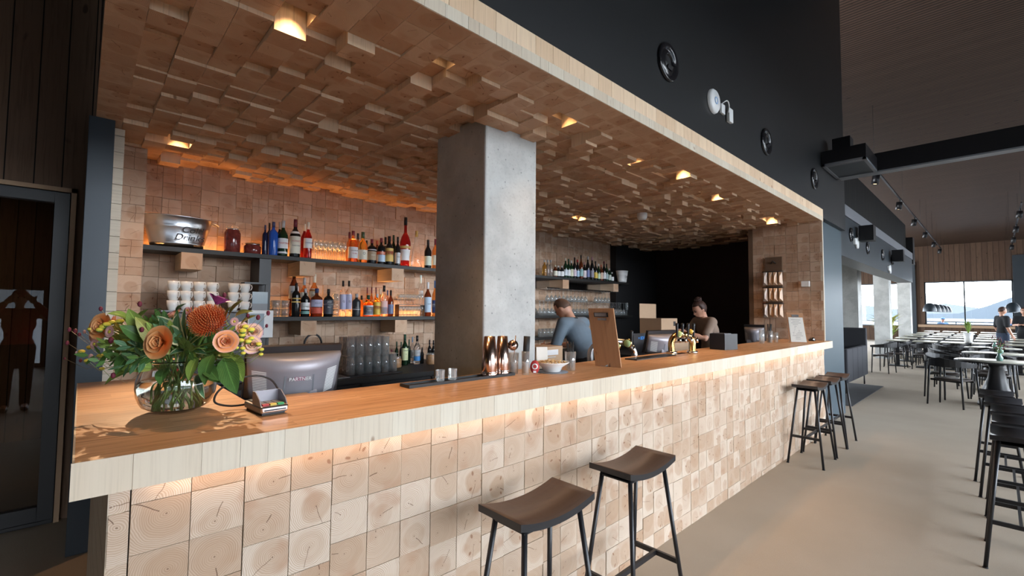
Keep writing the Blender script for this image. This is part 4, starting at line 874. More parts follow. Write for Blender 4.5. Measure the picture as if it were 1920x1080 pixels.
def petal(m, c, R, ang, r, lift, w, curl, mi=0, twist=0):
    """cupped petal: base at the flower's heart, rim at radius r; lift = opening angle"""
    NL, NW = 6, 5; V = []; UV = []
    for i in range(NL):
        a = i/(NL-1); rr = r*sin(lift)*a; zz = r*cos(lift)*a; out = curl*a*a*r
        for j in range(NW):
            b = (j/(NW-1)*2-1)*w*(sin(pi*(.12+.70*a))**.6); x = (rr+out)*cos(b*.9); y = (rr+out+.35*r)*sin(b)*.8
            p = Vector((x, y, zz-abs(out)*.3)); p = Matrix.Rotation(ang, 3, 'Z') @ p; V.append(c+R @ p); UV.append((j/(NW-1), a))
    m.poly(V, [(i*NW+j, i*NW+j+1, (i+1)*NW+j+1, (i+1)*NW+j) for i in range(NL-1) for j in range(NW-1)], mi, True, uv=UV)
def rose(p, n, r, mat):
    R = frame_to(n); m = MB(); c = Vector(p)-Vector(n).normalized()*r*.55
    for k, (cnt, rr, lift, w, curl) in enumerate([(3, .75, .12, 1.3, .0), (4, .85, .25, 1.1, .0), (5, .95, .42, .95, .05), (5, 1.05, .65, .85, .15), (6, 1.15, .95, .75, .3)]):
        for i in range(cnt): petal(m, c, R, 2*pi*i/cnt+k*.7+rng.uniform(-.15, .15), r*rr*1.05, lift, w, curl)
    m.ball(c+R @ Vector((0, 0, r*.45)), r*.16, 8)
    return m.build('rose', mat, bq)
def daisy(p, n, r, mat='pink', cnt=22):
    R = frame_to(n); c = Vector(p); m = MB()
    for layer in range(2):
        for i in range(cnt):
            a = 2*pi*(i+.5*layer)/cnt; d = Vector((cos(a), sin(a), .25+.25*layer)).normalized(); s_ = Vector((-sin(a), cos(a), 0)); L = r*(1-.25*layer); w = r*.12
            V = [c+R @ (d*L*.15-s_*w*.5), c+R @ (d*L*.15+s_*w*.5), c+R @ (d*L*.8+s_*w), c+R @ (d*L+Vector((0, 0, -r*.1))), c+R @ (d*L*.8-s_*w)]
            m.poly(V, [(0, 1, 2, 3, 4)], 0, False, uv=[(.5, .1), (.5, .1), (.5, .8), (.5, 1), (.5, .8)])
    o = m.build('daisy', mat, bq); MB().ball(c+R @ Vector((0, 0, r*.12)), r*.28, 10, sc=(1, 1, .6), rot=R).build('daisy_centre', 'yel', o); return o
def stemto(p, mat='stem', r=.0016, start=None):
    p = Vector(p); a = rng.uniform(0, 2*pi); st = start or Vector((.055*cos(a), .055*sin(a), rng.uniform(.02, .05))); nk = Vector((p.x*.28-.2*st.x, p.y*.28-.2*st.y, .165))
    P = []
    for i in range(12):
        t = i/11
        if t < .4: q = st.lerp(nk, t/.4)
        else:
            u = (t-.4)/.6; mid = nk+(nk-st)*.35+Vector((0, 0, .03)); q = nk*(1-u)**2+mid*2*u*(1-u)+p*u*u
        P.append(q)
    return MB().tube(P, r, 6).build('stem', mat, bq)
away = lambda p: (Vector(p)-Vector((0, 0, .18))).normalized()*1.0-FWD*.75
for (x, y, dd, r, mt_) in [(297, 642, -.19, .038, 'rose'), (424, 640, -.16, .026, 'rose2'), (188, 612, -.05, .033, 'rose'), (180, 628, -.03, .02, 'rose2'), (476, 622, -.02, .022, 'rose3'), (472, 646, -.05, .023, 'rose3'), (322, 590, .05, .022, 'rose3'), (455, 615, .04, .018, 'rose3'), (212, 600, .04, .016, 'rose2')]:
    p = FP(x, y, dd); rose(p, away(p) if x not in (297, 188, 180) else -FWD+Vector((-.3, 0, .25)), r, mt_); stemto(p, r=.0026)
# pincushion protea
p = FP(393, 605, -.09); n = (-FWD*.8+Vector((.15, 0, .6))).normalized(); Rp = frame_to(n); m = MB().ball(p, .030, 14, 1, sc=(1, 1, .85), rot=Rp); NP = 330
for i in range(NP):
    z = 1-1.45*(i+.5)/NP; a = i*2.39996; s_ = math.sqrt(max(0, 1-z*z)); d = Vector((s_*cos(a), s_*sin(a), z)); L = .062*(1 if z > 0 else .95)
    q0 = p+Rp @ (d*.024); q1 = p+Rp @ ((d+Vector((0, 0, .18))).normalized()*L*.8); q2 = p+Rp @ ((d+Vector((0, 0, .45))).normalized()*L)
    sd = Vector((-sin(a), cos(a), 0)); w = .0011
    for e_ in (Rp @ sd, Rp @ d.cross(sd)):
        m.poly([q0-e_*w, q0+e_*w, q1+e_*w, q2+e_*w*.9, q2-e_*w*.9, q1-e_*w], [(0, 1, 2, 5), (5, 2, 3, 4)], 0, False, uv=[(0, .1), (0, .1), (0, .6), (0, 1), (0, 1), (0, .6)])
m.build('pincushion_protea', ['protea', 'protea_core'], bq); stemto(p, r=.004)
p = FP(362, 596, .04); m = MB().ball(p, .02, 10, 1)
for i in range(90):
    a = i*2.4; z = 1-1.5*(i+.5)/90; s_ = math.sqrt(max(0, 1-z*z)); d = Vector((s_*cos(a), s_*sin(a), z)); q0 = p+d*.015; q1 = p+d*.042; sd = Vector((-sin(a), cos(a), 0))*.0012
    m.poly([q0-sd, q0+sd, q1+sd*.7, q1-sd*.7], [(0, 1, 2, 3)], 0, uv=[(0, .1), (0, .1), (0, .7), (0, .7)])
m.build('pincushion_protea', ['protea', 'protea_core'], bq)
for x, y, dd, r in [(207, 622, -.08, .0215), (178, 645, -.05, .019), (440, 603, -.09, .015), (352, 560+22, .05, .014)]:
    p = FP(x, y, dd); daisy(p, -FWD+Vector((.1 if x > 300 else -.35, 0, .15)), r); stemto(p)
p = FP(405, 572, .0); m = MB()
for k in range(6): petal(m, p, frame_to(Vector((.35, -.1, .9))), 2*pi*k/6, .04, .5+.1*(k % 2), .55, .3)
m.build('purple_flower', 'purple', bq); stemto(p)
def button(x, y, dd, r):
    p = FP(x, y, dd); r *= 1.35; m = MB().ball(p, r, 10, 0, sc=(1, 1, .65)); o = m.build('yellow_button_flower', 'yel', bq); MB().ball(p-Vector((0, 0, r*.35)), r*.8, 8, sc=(1, 1, .7)).build('calyx', 'stem', o)
    MB().tube([p, p+Vector((0, .0, -.03))-Vector((p.x, p.y, 0))*.12, p*.45+Vector((0, 0, .09))], .0009, 5).build('thin_stem', 'stem', o)
for x, y, dd, r in [(225, 602, -.07, .0085), (194, 612, -.06, .009), (187, 618, -.07, .008), (200, 608, -.06, .009), (170, 617, -.05, .007), (210, 604, -.05, .008), (236, 615, -.08, .006), (153, 659, 0, .0075), (168, 651, 0, .007), (164, 676, -.04, .0075), (188, 667, -.05, .0075), (191, 691, -.02, .006),
                    (455, 620, -.07, .009), (454, 628, -.06, .0085), (471, 618, -.06, .0085), (452, 638, -.09, .0075), (465, 640, -.08, .008), (471, 634, -.07, .007), (443, 652, -.09, .006), (455, 653, -.08, .0065), (456, 662, -.08, .006), (485, 645, -.05, .0075), (490, 655, -.05, .0065), (489, 664, -.05, .006), (460, 612, -.05, .008), (482, 652, -.03, .006)]: button(x, y, dd, r)
def burr(x, y, dd, r, mt_='burg'):
    p = FP(x, y, dd); o = MB().ball(p, r, 9, sc=(.8, .8, 1.15)).build('burgundy_burr' if mt_ == 'burg' else 'mauve_bud', mt_, bq)
    MB().tube([p, p*.8+Vector((0, 0, .0)), p*.55+Vector((0, 0, .07))], .0007, 5).build('thin_stem', 'stem_red', o)
for x, y, dd, r in [(189, 579, -.02, .0075), (262, 570, -.03, .009), (130, 618, -.02, .007), (141, 621, 0, .008), (149, 627, -.03, .006), (126, 643, -.03, .007), (208, 638, -.10, .010), (231, 648, -.10, .009), (266, 618, -.12, .008), (183, 628, -.04, .007), (212, 704, -.12, .0085), (421, 553, .02, .008), (465, 592, -.04, .007), (484, 595, -.04, .0085), (503, 587, -.03, .008), (500, 611, -.04, .006), (151, 676, -.02, .006), (121, 672, -.02, .004)]: burr(x, y, dd, r)
for x, y, dd, r in [(170, 669, -.03, .009), (158, 622, 0, .006), (268, 620, -.10, .006), (143, 661, -.01, .004), (188, 673, 0, .008)]: burr(x, y, dd, r, 'bud')if False else burr(x, y, dd, r, 'paleb')
# named leaves
for b_, t_, w, mt_ in [((318, 665), (253, 594), .055, 'leaf_yel'), ((345, 640), (330, 590), .055, 'leaf_var'), ((348, 636), (295, 592), .042, 'leaf_var'), ((345, 645), (310, 607), .05, 'leaf_var'), ((350, 640), (345, 578), .03, 'leaf_var'), ((350, 650), (300, 635), .035, 'leaf_var'), ((350, 640), (375, 590), .03, 'leaf_var'), ((352, 655), (338, 700), .032, 'leaf_var'), ((350, 660), (318, 662), .028, 'leaf_var'), ((352, 655), (385, 662), .03, 'leaf_var'),
                       ((348, 655), (388, 620), .028, 'leaf_var'), ((300, 600), (295, 577), .03, 'leaf_var'), ((335, 600), (340, 568), .028, 'leaf_var'), ((430, 600), (450, 562), .03, 'leaf_yel'), ((430, 610), (427, 575), .024, 'leaf_mid'), ((440, 600), (468, 580), .024, 'leaf_yel'), ((450, 610), (478, 590), .022, 'leaf_yel'), ((400, 665), (380, 720), .05, 'leaf_dark'), ((420, 670), (443, 738), .065, 'leaf_dark'), ((435, 665), (455, 715), .055, 'leaf_mid'), ((385, 690), (410, 715), .05, 'leaf_dark'), ((385, 685), (408, 712), .04, 'leaf_dark'), ((370, 670), (352, 712), .035, 'leaf_mid'), ((260, 690), (192, 718), .03, 'leaf_mid'), ((250, 660), (215, 700), .05, 'leaf_dark'), ((300, 670), (235, 665), .055, 'leaf_dark'), ((290, 690), (225, 690), .05, 'leaf_mid'), ((310, 690), (300, 720), .04, 'leaf_dark'), ((270, 620), (240, 580), .05, 'leaf_mid'), ((275, 640), (225, 610), .045, 'leaf_dark'), ((265, 620), (268, 580), .04, 'leaf_mid'), ((240, 600), (205, 585), .03, 'leaf_mid'), ((330, 690), (320, 660), .04, 'leaf_mid'), ((410, 660), (440, 670), .04, 'leaf_mid'), ((372, 700), (380, 745), .03, 'leaf_var')]:
    dd = rng.uniform(-.13, -.04); o = leaf('leaf', FP(b_[0], b_[1], dd+.05), FP(t_[0], t_[1], dd), w, mt_, bend=rng.uniform(.004, .014))
# filler foliage: each sprig a part of several small leaves
for k in range(95):
    a = rng.uniform(0, 2*pi); rr = rng.uniform(.03, .17) if k % 3 else rng.uniform(.12, .23); lat = RGT*cos(a)*rr*1.25-Vector((FWD.x, FWD.y, 0)).normalized()*(sin(a)*rr*.75)
    if lat.dot(RGT) > .16: lat *= .75
    base = Vector((lat.x*.45, lat.y*.45, .19)); tip = lat+Vector((-RGT.x*.03, -RGT.y*.03, rng.uniform(.22, .33)-rr*.32)); m = MB(); t = (tip-base).normalized(); m.tube([base, base.lerp(tip, .5)+Vector((0, 0, .015)), tip], .0011, 5, 1)
    side = t.cross(FWD).normalized(); L = rng.uniform(.028, .05)
    for j in range(7):
        c0 = base.lerp(tip, .35+.65*j/6)+Vector((0, 0, .01)); dr = (side*(1 if j % 2 else -1)*(0 if j == 6 else 1)+t*.8+Vector((0, 0, rng.uniform(-.2, .5)))).normalized(); wv = dr.cross(FWD+Vector((rng.uniform(-.5, .5), rng.uniform(-.5, .5), rng.uniform(-.8, .5)))).normalized()*L*.22
        V = [c0, c0+dr*L*.35+wv, c0+dr*L*.75+wv*.7, c0+dr*L, c0+dr*L*.75-wv*.7, c0+dr*L*.35-wv]; m.poly(V, [(0, 1, 5), (1, 2, 4, 5), (2, 3, 4)], 0, False, uv=[(.5, 0), (.9, .35), (.8, .75), (.5, 1), (.2, .75), (.1, .35)])
    m.build('foliage_sprig', [rng.choice(['leaf_dark', 'leaf_dark', 'leaf_mid', 'leaf_mid', 'leaf_var']), 'stem'], bq)
for k in range(26):
    a = rng.uniform(0, 2*pi); p = Vector((.14*cos(a), .14*sin(a), .22)); stemto(p, r=rng.choice((.0018, .0026, .0032)))

# ---- card terminal
tc = B(515, 778)
ct = thing('card_terminal', 'grey card payment terminal with keypad shield and red, yellow and green keys', 'card terminal', (tc.x, tc.y, ZB+.0005), radians(4))
MB().bb(-.042, .0, .006, .042, .17, .03).build('body', 'mid_grey', ct, bevel=.006); MB().bb(-.036, .01, 0, .036, .16, .007).build('foot', 'rubber', ct)
MB().bb(-.043, -.004, .010, .043, .008, .030).build('front_bezel', 'chrome', ct, bevel=.004); MB().bb(-.034, -.0055, .016, .034, -.003, .020).build('card_slot', 'black', ct)
MB().bb(-.034, .10, .03, .034, .155, .034).build('display', 'screen', ct)
m = MB()
for s_ in (-1, 1): m.prism([(.005, .03), (.085, .03), (.085, .072), (.06, .072), (.02, .05)], s_*.041-.0015, s_*.041+.0015, T=Matrix(((0, 0, 1, 0), (1, 0, 0, 0), (0, 1, 0, 0), (0, 0, 0, 1))))
m.bb(-.041, .083, .03, .041, .086, .072); m.build('keypad_shield', 'grey_plastic', ct)
for k, c in enumerate((RED, YEL, (.03, .35, .12))): MB().bb(-.034+.024*k, .012, .03, -.014+.024*k, .028, .036).build('key', paint(c), ct, bevel=.001)
for j in range(4):
    for k in range(3): MB().bb(-.034+.024*k, .031+.013*j, .03, -.014+.024*k, .041+.013*j, .035).build('key', paint((.3, .28, .27)), ct)
cb = MB(); P = [(-.03, .17, .015), (-.08, .20, .012), (-.12, .22, .03), (-.09, .25, .07), (0, .27, .10), (.08, .27, .08), (.13, .29, .008)]
def smooth_path(P, n=6):
    P = [Vector(p) for p in P]; out = []
    for i in range(len(P)-1):
        p0, p1, p2, p3 = P[max(0, i-1)], P[i], P[i+1], P[min(len(P)-1, i+2)]
        for k in range(n):
            t = k/n; out.append(.5*((2*p1)+(p2-p0)*t+(2*p0-5*p1+4*p2-p3)*t*t+(3*p1-p0-3*p2+p3)*t**3))
    return out+[P[-1]]
cb.tube(smooth_path(P), .0035, 8); cb.build('cable', 'rubber', ct)

# ---- point of sale monitors seen from behind
def monitor(label, loc, rz, w, h, brand, cat='monitor', tilt=20):
    t = thing('cash_register_monitor', label, cat, loc, rz)
    R = Matrix.Rotation(radians(-tilt), 4, 'X') if False else Matrix.Rotation(radians(tilt), 4, 'X')
    V = []; NX, NZ = 17, 5; bul = lambda u: -.085*(1-u*u)
    m = MB(); z0 = .06
    def P(u, v, off=0): return R @ Vector((u*w/2*(1-.12*(1-v)), bul(u)-off, v*(h-.012)))+Vector((0, 0, z0))
    for i in range(NX):
        for j in range(NZ): V.append(P(-1+2*i/(NX-1), j/(NZ-1)))
    n0 = len(V)
    for i in range(NX):
        for j in range(NZ): V.append(R @ Vector(((-1+2*i/(NX-1))*w/2, .018, j/(NZ-1)*h))+Vector((0, 0, z0)))
    F = []
    for i in range(NX-1):
        for j in range(NZ-1): F.append((i*NZ+j, (i+1)*NZ+j, (i+1)*NZ+j+1, i*NZ+j+1)); F.append((n0+i*NZ+j, n0+i*NZ+j+1, n0+(i+1)*NZ+j+1, n0+(i+1)*NZ+j))
        F.append((i*NZ, n0+i*NZ, n0+(i+1)*NZ, (i+1)*NZ)); F.append((i*NZ+NZ-1, (i+1)*NZ+NZ-1, n0+(i+1)*NZ+NZ-1, n0+i*NZ+NZ-1))
    for j in range(NZ-1): F.append((j, j+1, n0+j+1, n0+j)); F.append(((NX-1)*NZ+j, n0+(NX-1)*NZ+j, n0+(NX-1)*NZ+j+1, (NX-1)*NZ+j+1))
    m.poly(V, F, 0, True).build('back_shell', 'grey_plastic', t)
    m = MB(); cc = [R @ Vector((x, y, z))+Vector((0, 0, z0)) for x in (-w/2-.004, w/2+.004) for y in (.02, .045) for z in (-.01, h+.030)]
    m.poly(cc, [(0, 1, 3, 2), (4, 6, 7, 5), (0, 4, 5, 1), (2, 3, 7, 6), (0, 2, 6, 4), (1, 5, 7, 3)]).build('screen_panel', 'satin_black', t)
    for sgn in (-1, 1):
        m = MB()
        for k in range(15):
            v = .12+.62*k/15; a, b = (.66, .93) if sgn > 0 else (-.93, -.66); sh = .0
            m.face([P(a+sh, v, .0015), P(b+sh, v, .0015), P(b+sh, v+.026, .0015), P(a+sh, v+.026, .0015)])
        m.build('vent_grille', 'white', t)
    m = MB(); m.face([P(-.35, .08, .002), P(.38, .08, .002), P(.34, .66, .002), P(-.31, .66, .002)]); m.build('cover_plate', 'mid_grey', t)
    if brand:
        m = MB(); m.face([P(-.10, .54, .003), P(.14, .54, .003), P(.14, .64, .003), P(-.10, .64, .003)]); lb = m.build('brand_plate', paint((.35, .16, .22)), t)
        c = P(.02, .59, .006); text('lettering', brand, .022, 'white', t, c, (radians(90+tilt), 0, 0))
    MB().bb(-.085, -.085, .0, .085, .05, z0+.03).build('stand', 'grey_plastic', t, bevel=.006); MB().bb(-.11, -.1, -.01, .11, .09, .004).build('stand_base', 'satin_black', t)
    return t
a = onY(455, 700, 2.25); b_ = onY(627, 700, 2.25)
mx = (a.x+b_.x)/2+.01
monitor('large silver back of a till monitor beside the bouquet', (mx, 2.25, 1.04), radians(-6), .40, .20, 'PARTNER', tilt=14)
wt = thing('till_pedestal', 'black cabinet carrying the till monitor behind the bar', 'cabinet', (mx, 2.25, 0)); MB().bb(-.24, -.16, 0, .3, .3, 1.03).build('cabinet', 'satin_black', wt)
hb_ = thing('cardboard_box', 'small cardboard box with a round two-letter logo below the till monitor', 'box', (onY(549, 745, 2.06).x, 2.05, 1.031)); MB().bb(-.062, -.01, 0, .058, .02, .105).build('carton', 'card', hb_, bevel=.001)
MB().cyl(.022, .0, .0012, (.028, -.0105, .075), 24, rot=Matrix.Rotation(radians(90), 3, 'X')).build('logo_disc', 'black', hb_)
text('lettering', 'hp', .034, 'card', hb_, (.028, -.013, .077), (radians(90), 0, 0), .25)
c = onZ(1238, 668, 1.10); c2 = onY(1238, 640, 2.2)
monitor('second till monitor, silver back, beside the beer taps', (c2.x, 2.2, 1.06), radians(-10), .40, .17, '', tilt=14)
c3 = onY(1424, 640, 2.2)
monitor('third till monitor, seen edge on at the clipboard wall', (c3.x, 2.26, 1.042), radians(-82), .24, .2, '', tilt=14)
wt = thing('under_counter_unit', 'black underbar counter behind the bar top right of the pillar', 'counter', (0, 0, 0)); MB().bb(2.4, 2.02, 0, 6.9, 2.6, 1.03).build('cabinet', 'satin_black', wt)

# ---- tray, shot glasses, shakers, strainers
a = B(760, 729); e = B(960, 705)
tr = thing('bar_mat_tray', 'long narrow black rubber bar tray on the bar edge before the pillar', 'tray', (1.09, 1.825, ZB))
MB().bb(0, 0, 0, .66, .085, .004).build('base', 'rubber', tr)
m = MB().bb(0, 0, .004, .66, .006, .014).bb(0, .079, .004, .66, .085, .014).bb(0, .006, .004, .006, .079, .014).bb(.654, .006, .004, .66, .079, .014); m.build('rim', 'rubber', tr)
sg_ = None
for k, (x, y) in enumerate([(818, 717), (840, 714)]):
    p = B(x, y); m = MB().lathe([(1e-4, 0), (.020, 0), (.0235, .03), (.0235, .0305), (.021, .031), (.0235, .06), (.021, .06), (.017, .006), (1e-4, .006)], n=14, smooth=False)
    t = m.build('shot_glass', 'glass', loc=(p.x, 1.865, ZB+.0045)); tag(t, 'ribbed shot glass, %s of two on the black bar tray' % ['left', 'right'][k], 'glass')
def shaker(label, loc, r, h):
    t = thing('cocktail_shaker', label, 'shaker', loc)
    MB().lathe([(1e-4, 0), (r*.98, 0), (r, .004), (r, .022), (r*.985, .023), (r*.985, .026), (r, .028), (r*.97, h*.35), (r*.70, h), (r*.67, h), (r*.9, h*.4)], n=40).build('tin', 'copper', t)
    MB().lathe([(r*1.0, .020), (r*1.03, .0225), (r*1.03, .026), (r*1.0, .028)], n=40).build('band', 'chrome', t)
    return t
shaker('copper cocktail shaker, the left one of the pair', (1.600, 1.868, ZB+.0045), .0425, .212); shaker('copper cocktail shaker, the right one of the pair', (1.697, 1.872, ZB+.0045), .040, .210)
def tumbler(name, label, loc, r, h, cat='glass'):
    t = thing(name, label, cat, loc); MB().lathe(tumbler_prof(r, h), n=20).build('body', 'glass', t); return t
MAT['beads'] = simple('glass_beads', (.5, .5, .5), .15, 0, .9, 300)
for k, (x, yb, r, h) in enumerate([(1.79, 1.88, .03, .118), (1.815, 1.81, .023, .13)]):
    t = tumbler('mixing_glass', ['clear glass half filled with small beads holding a strainer', 'tall narrow glass with beads holding a black tube'][k], (x, yb, ZB), r, h)
    MB().cyl(r*.78, .009, h*.52, n=16, r2=r*.86).build('beads', 'beads', t)
st = thing('cocktail_strainer', 'copper bar strainer standing in the bead-filled glass', 'strainer', (1.785, 1.88, ZB+.065), radians(-45))
MB().cyl(.030, -.0015, .0015, (0, 0, .095), 24, rot=Matrix.Rotation(radians(80), 3, 'X')).build('disc', 'copper', st)
MB().tube([(.0, 0, 0), (.008, .0, .06), (.014, 0, .15)], .003, 6).build('handle', 'copper', st)
mu = thing('muddler', 'thick matt black tube standing in the narrow glass', 'muddler', (1.818, 1.812, ZB+.068)); MB().cyl(.0185, 0, .145, n=20, rot=Matrix.Rotation(radians(4), 3, 'Y')).build('tube', 'rubber', mu)
# red tag, bowl, straw glass
p = B(1005, 701)
rd = thing('red_buzzer', 'small red oval token with white round emblem beside the snack bowl', 'buzzer', (p.x, p.y+.01, ZB), radians(-45))
MB().ball((0, 0, .038), .038, 20, sc=(.7, .34, 1)).build('body', paint(RED, .3), rd); MB().lathe([(.011, 0), (.017, 0), (.017, .002), (.011, .002)], (.0, -.0125, .042), 20, rot=Matrix.Rotation(radians(90), 3, 'X')).build('emblem_ring', 'white', rd); MB().bb(-.008, -.014, .006, .008, -.011, .018).build('emblem_bar', 'white', rd)
p = B(1047, 699)
mt = MB().lathe([(1e-4, 0), (.095, 0), (.095, .003), (1e-4, .003)], n=32).build('bowl_disc', 'mid_grey', loc=(p.x, p.y+.05, ZB)); tag(mt, 'round dark mat under the snack bowl', 'mat')  # thin grey disc on the bar top, wider than the bowl's foot
bw = thing('snack_bowl', 'white footed ceramic bowl of golden crisps on the bar', 'bowl', (p.x, p.y+.05, ZB+.003))
MB().lathe([(1e-4, .002), (.045, .0), (.050, .003), (.062, .028), (.100, .052), (.102, .057), (.098, .056), (.060, .036), (1e-4, .03)], n=40).build('bowl', 'ceramic', bw)
MAT['crisp'] = simple('golden_crisps', (.62, .40, .18), .5, 0, .3, 50)
m = MB()
for k in range(46):
    a, r = rng.uniform(0, 6.28), .078*math.sqrt(rng.random()); m.ball((r*cos(a), r*sin(a), .052+.018*rng.random()*(1-r/.09)), .011, 6, sc=(1.2, .8, .35), rot=Euler((rng.uniform(-.8, .8), rng.uniform(-.8, .8), rng.uniform(0, 3))).to_matrix())
o = m.build('crisps', 'crisp', bw); o['kind'] = 'stuff'
p = B(1083, 697)
sgl = tumbler('straw_glass', 'footed glass with black straws behind the snack bowl', (p.x+.03, p.y+.08, ZB), .034, .11)
for k in range(12): a = k*.9; MB().tube([(.012*cos(a), .012*sin(a), .012), (.022*cos(a+.3), .022*sin(a+.3), .15+.01*(k % 3))], .0028, 6).build('straw', 'rubber', sgl)
nk = thing('napkin_stack', 'pale folded napkins in a holder behind the snack bowl', 'napkins', (p.x-.08, p.y+.215, ZB), radians(-30)); MB().bb(-.035, -.02, 0, .035, .02, .012).build('holder', 'satin_black', nk)
for k in range(5): MB().box((0, -.014+.007*k, .07), (.07, .002, .13), rot=Matrix.Rotation(radians(-8+4*k), 3, 'X')).build('napkin', 'paper', nk)
a = onY(1007, 680, 2.35); b_ = onY(1055, 680, 2.35)
wbx = thing('wooden_crate', 'brown box with a small metal label holder behind the red token', 'box', (a.x, 2.35, 1.03))
MB().bb(0, 0, 0, b_.x-a.x, .2, onY(1030, 650, 2.35).z-1.03).build('box', 'card', wbx, bevel=.003); MB().bb(.05, -.006, .13, b_.x-a.x-.06, -.001, .17).build('label_holder', 'steel_brush', wbx); MB().bb(.06, -.008, .112, b_.x-a.x-.09, -.001, .118).build('label_strip', 'steel_brush', wbx)
# wooden board standing on the bar
MAT['oak'] = longgrain('oiled_board_wood', (.50, .27, .14), (.36, .17, .08), sc=(60, 3))
bd = thing('menu_board', 'upright brown wooden clipboard with steel foot, seen from behind, on the bar', 'menu board', (2.53, 1.74, ZB))
def slab(m, c, th, mi=0):    # c: four corners, thickened along their normal
    c = [Vector(p) for p in c]; n = (c[1]-c[0]).cross(c[3]-c[0]).normalized()*th; V = c+[p+n for p in c]; return m.poly(V, [(3, 2, 1, 0), (4, 5, 6, 7), (0, 1, 5, 4), (1, 2, 6, 5), (2, 3, 7, 6), (3, 0, 4, 7)], mi, uv=[(0, 0), (.17, 0), (.17, .33), (0, .33)]*2)
O = Vector((2.53, 1.74, ZB)); bl, br = onZ(1118, 685, ZB+.001), onZ(1166, 689, ZB+.001); tl, tr_ = onX(1104, 578, bl.x-.045), onX(1151, 578, br.x-.06)
slab(MB(), [bl-O, br-O, tr_-O, tl-O], .012).build('board', 'oak', bd)
lerp2 = lambda u, v: (bl.lerp(br, u)).lerp(tl.lerp(tr_, u), v)-O
nn = (br-bl).cross(tl-bl).normalized(); 
sgn = -1 if nn.dot(FWD) > 0 else 1
off = nn*(-.003 if nn.dot(FWD) > 0 else .0155)
def plate(name, u0, u1, v0, v1, mat, th=.002, o2=0): return slab(MB(), [lerp2(u0, v0)+off*(1+o2), lerp2(u1, v0)+off*(1+o2), lerp2(u1, v1)+off*(1+o2), lerp2(u0, v1)+off*(1+o2)], th).build(name, mat, bd)
plate('slot', .22, .78, .855, .93, 'black'); plate('clip', .28, .74, .87, .925, 'steel_brush', .003, .6); plate('clip_lip', .36, .70, .80, .84, 'steel_brush', .003, .3)
f0 = Vector((-.035, .03, .001)); MB().box((-.045, .02, .042), (.003, .075, .085), rot=Matrix.Rotation(radians(10), 3, 'Y')).build('steel_foot', 'steel_brush', bd); MB().bb(-.06, -.018, 0, .0, .058, .002).build('foot_plate', 'steel_brush', bd)
MB().box((-.025, -.03, .045), (.05, .003, .09)).build('foot_gusset', 'satin_black', bd)

# ---- beer towers
def badge(parent, c, r, col, ring='gold', rzb=-45):
    Rm = Matrix.Rotation(radians(rzb), 3, 'Z') @ Matrix.Rotation(radians(90), 3, 'X')
    o = MB().cyl(r, 0, .01, c, 24, rot=Rm).build('badge_ring', ring, parent); MB().cyl(r*.84, .0105, .0125, c, 24, rot=Rm).build('badge_face', paint(col), o); return o
def tower(label, loc, rz, n, span, h, metal, badges, handles=True, blk='satin_black'):
    t = thing('beer_tap_tower', label, 'beer tap', loc, rz)
    pts = smooth_path([(span*.5, 0, 0), (span*.5, 0, h*.6), (span*.32, 0, h*.93), (0, 0, h), (-span*.32, 0, h*.93), (-span*.5, 0, h*.6), (-span*.5, 0, 0)], 6)
    MB().tube(pts, .028, 14).build('arched_column', metal, t); MB().cyl(.045, 0, .02, (span*.5, 0, 0)).cyl(.045, 0, .02, (-span*.5, 0, 0)).build('flange', 'chrome', t)
    for k in range(n):
        x = -span*.5*.8+span*.8*k/max(1, n-1); f = MB().tube([(x, -.02, h*.86), (x, -.09, h*.86), (x, -.10, h*.62)], .010, 8).build('tap', 'chrome', t)
        if handles: MB().lathe([(.006, 0), (.009, .03), (.012, .09), (.014, .11), (1e-4, .115)], (x, -.05, h*.86+.01), 12).build('tap_handle', blk, f)
    for (x, z, r, c) in badges: badge(t, (x, -.055, z), r, c)
    return t
p = onY(1135, 640, 2.16)
tower('chrome arched beer tap tower with round green and yellow badges behind the wooden board', (p.x+.10, 2.16, 1.0315), radians(-38), 3, .36, .22, 'steel_brush', [(-.14, .25, .042, (.55, .62, .15)), (.02, .19, .035, (.42, .60, .28)), (.11, .21, .036, (.42, .60, .28))])
p = B(1330, 668)
tower('brass and chrome beer tap tower with black handles near the middle of the bar', (p.x+.06, 1.86, ZB+.0005), radians(-30), 4, .2, .16, 'gold', [(-.06, .17, .03, (.5, .62, .25)), (.05, .19, .022, YEL)])
dt = thing('drip_tray', 'long black and steel drip tray in front of the brass tap tower', 'tray', (2.95, 1.80, ZB), radians(0)); MB().bb(0, 0, 0, .60, .1, .008).build('pan', 'satin_black', dt); MB().bb(.48, -.06, 0, .68, -.005, .02).build('steel_grate', 'chrome', dt)
p = B(1348, 654); q = B(1392, 653)
bx_ = thing('napkin_caddy', 'black open caddy box for cutlery and napkins on the bar', 'caddy', (4.42, 1.76, ZB), radians(-12))
MB().bb(0, 0, 0, .20, .16, .004).bb(0, 0, .004, .2, .004, .15).bb(0, .156, .004, .2, .16, .15).bb(0, .004, .004, .004, .156, .15).bb(.13, .004, .004, .134, .156, .15).bb(.196, .004, .004, .2, .156, .10).build('box', 'satin_black', bx_)
for k in range(5): MB().bb(.012+.022*k, .01, .005, .026+.022*k, .15, .155).build('menu_card', 'mid_grey', bx_)
MB().bb(.14, .03, .005, .19, .12, .09).build('napkins', 'paper', bx_)
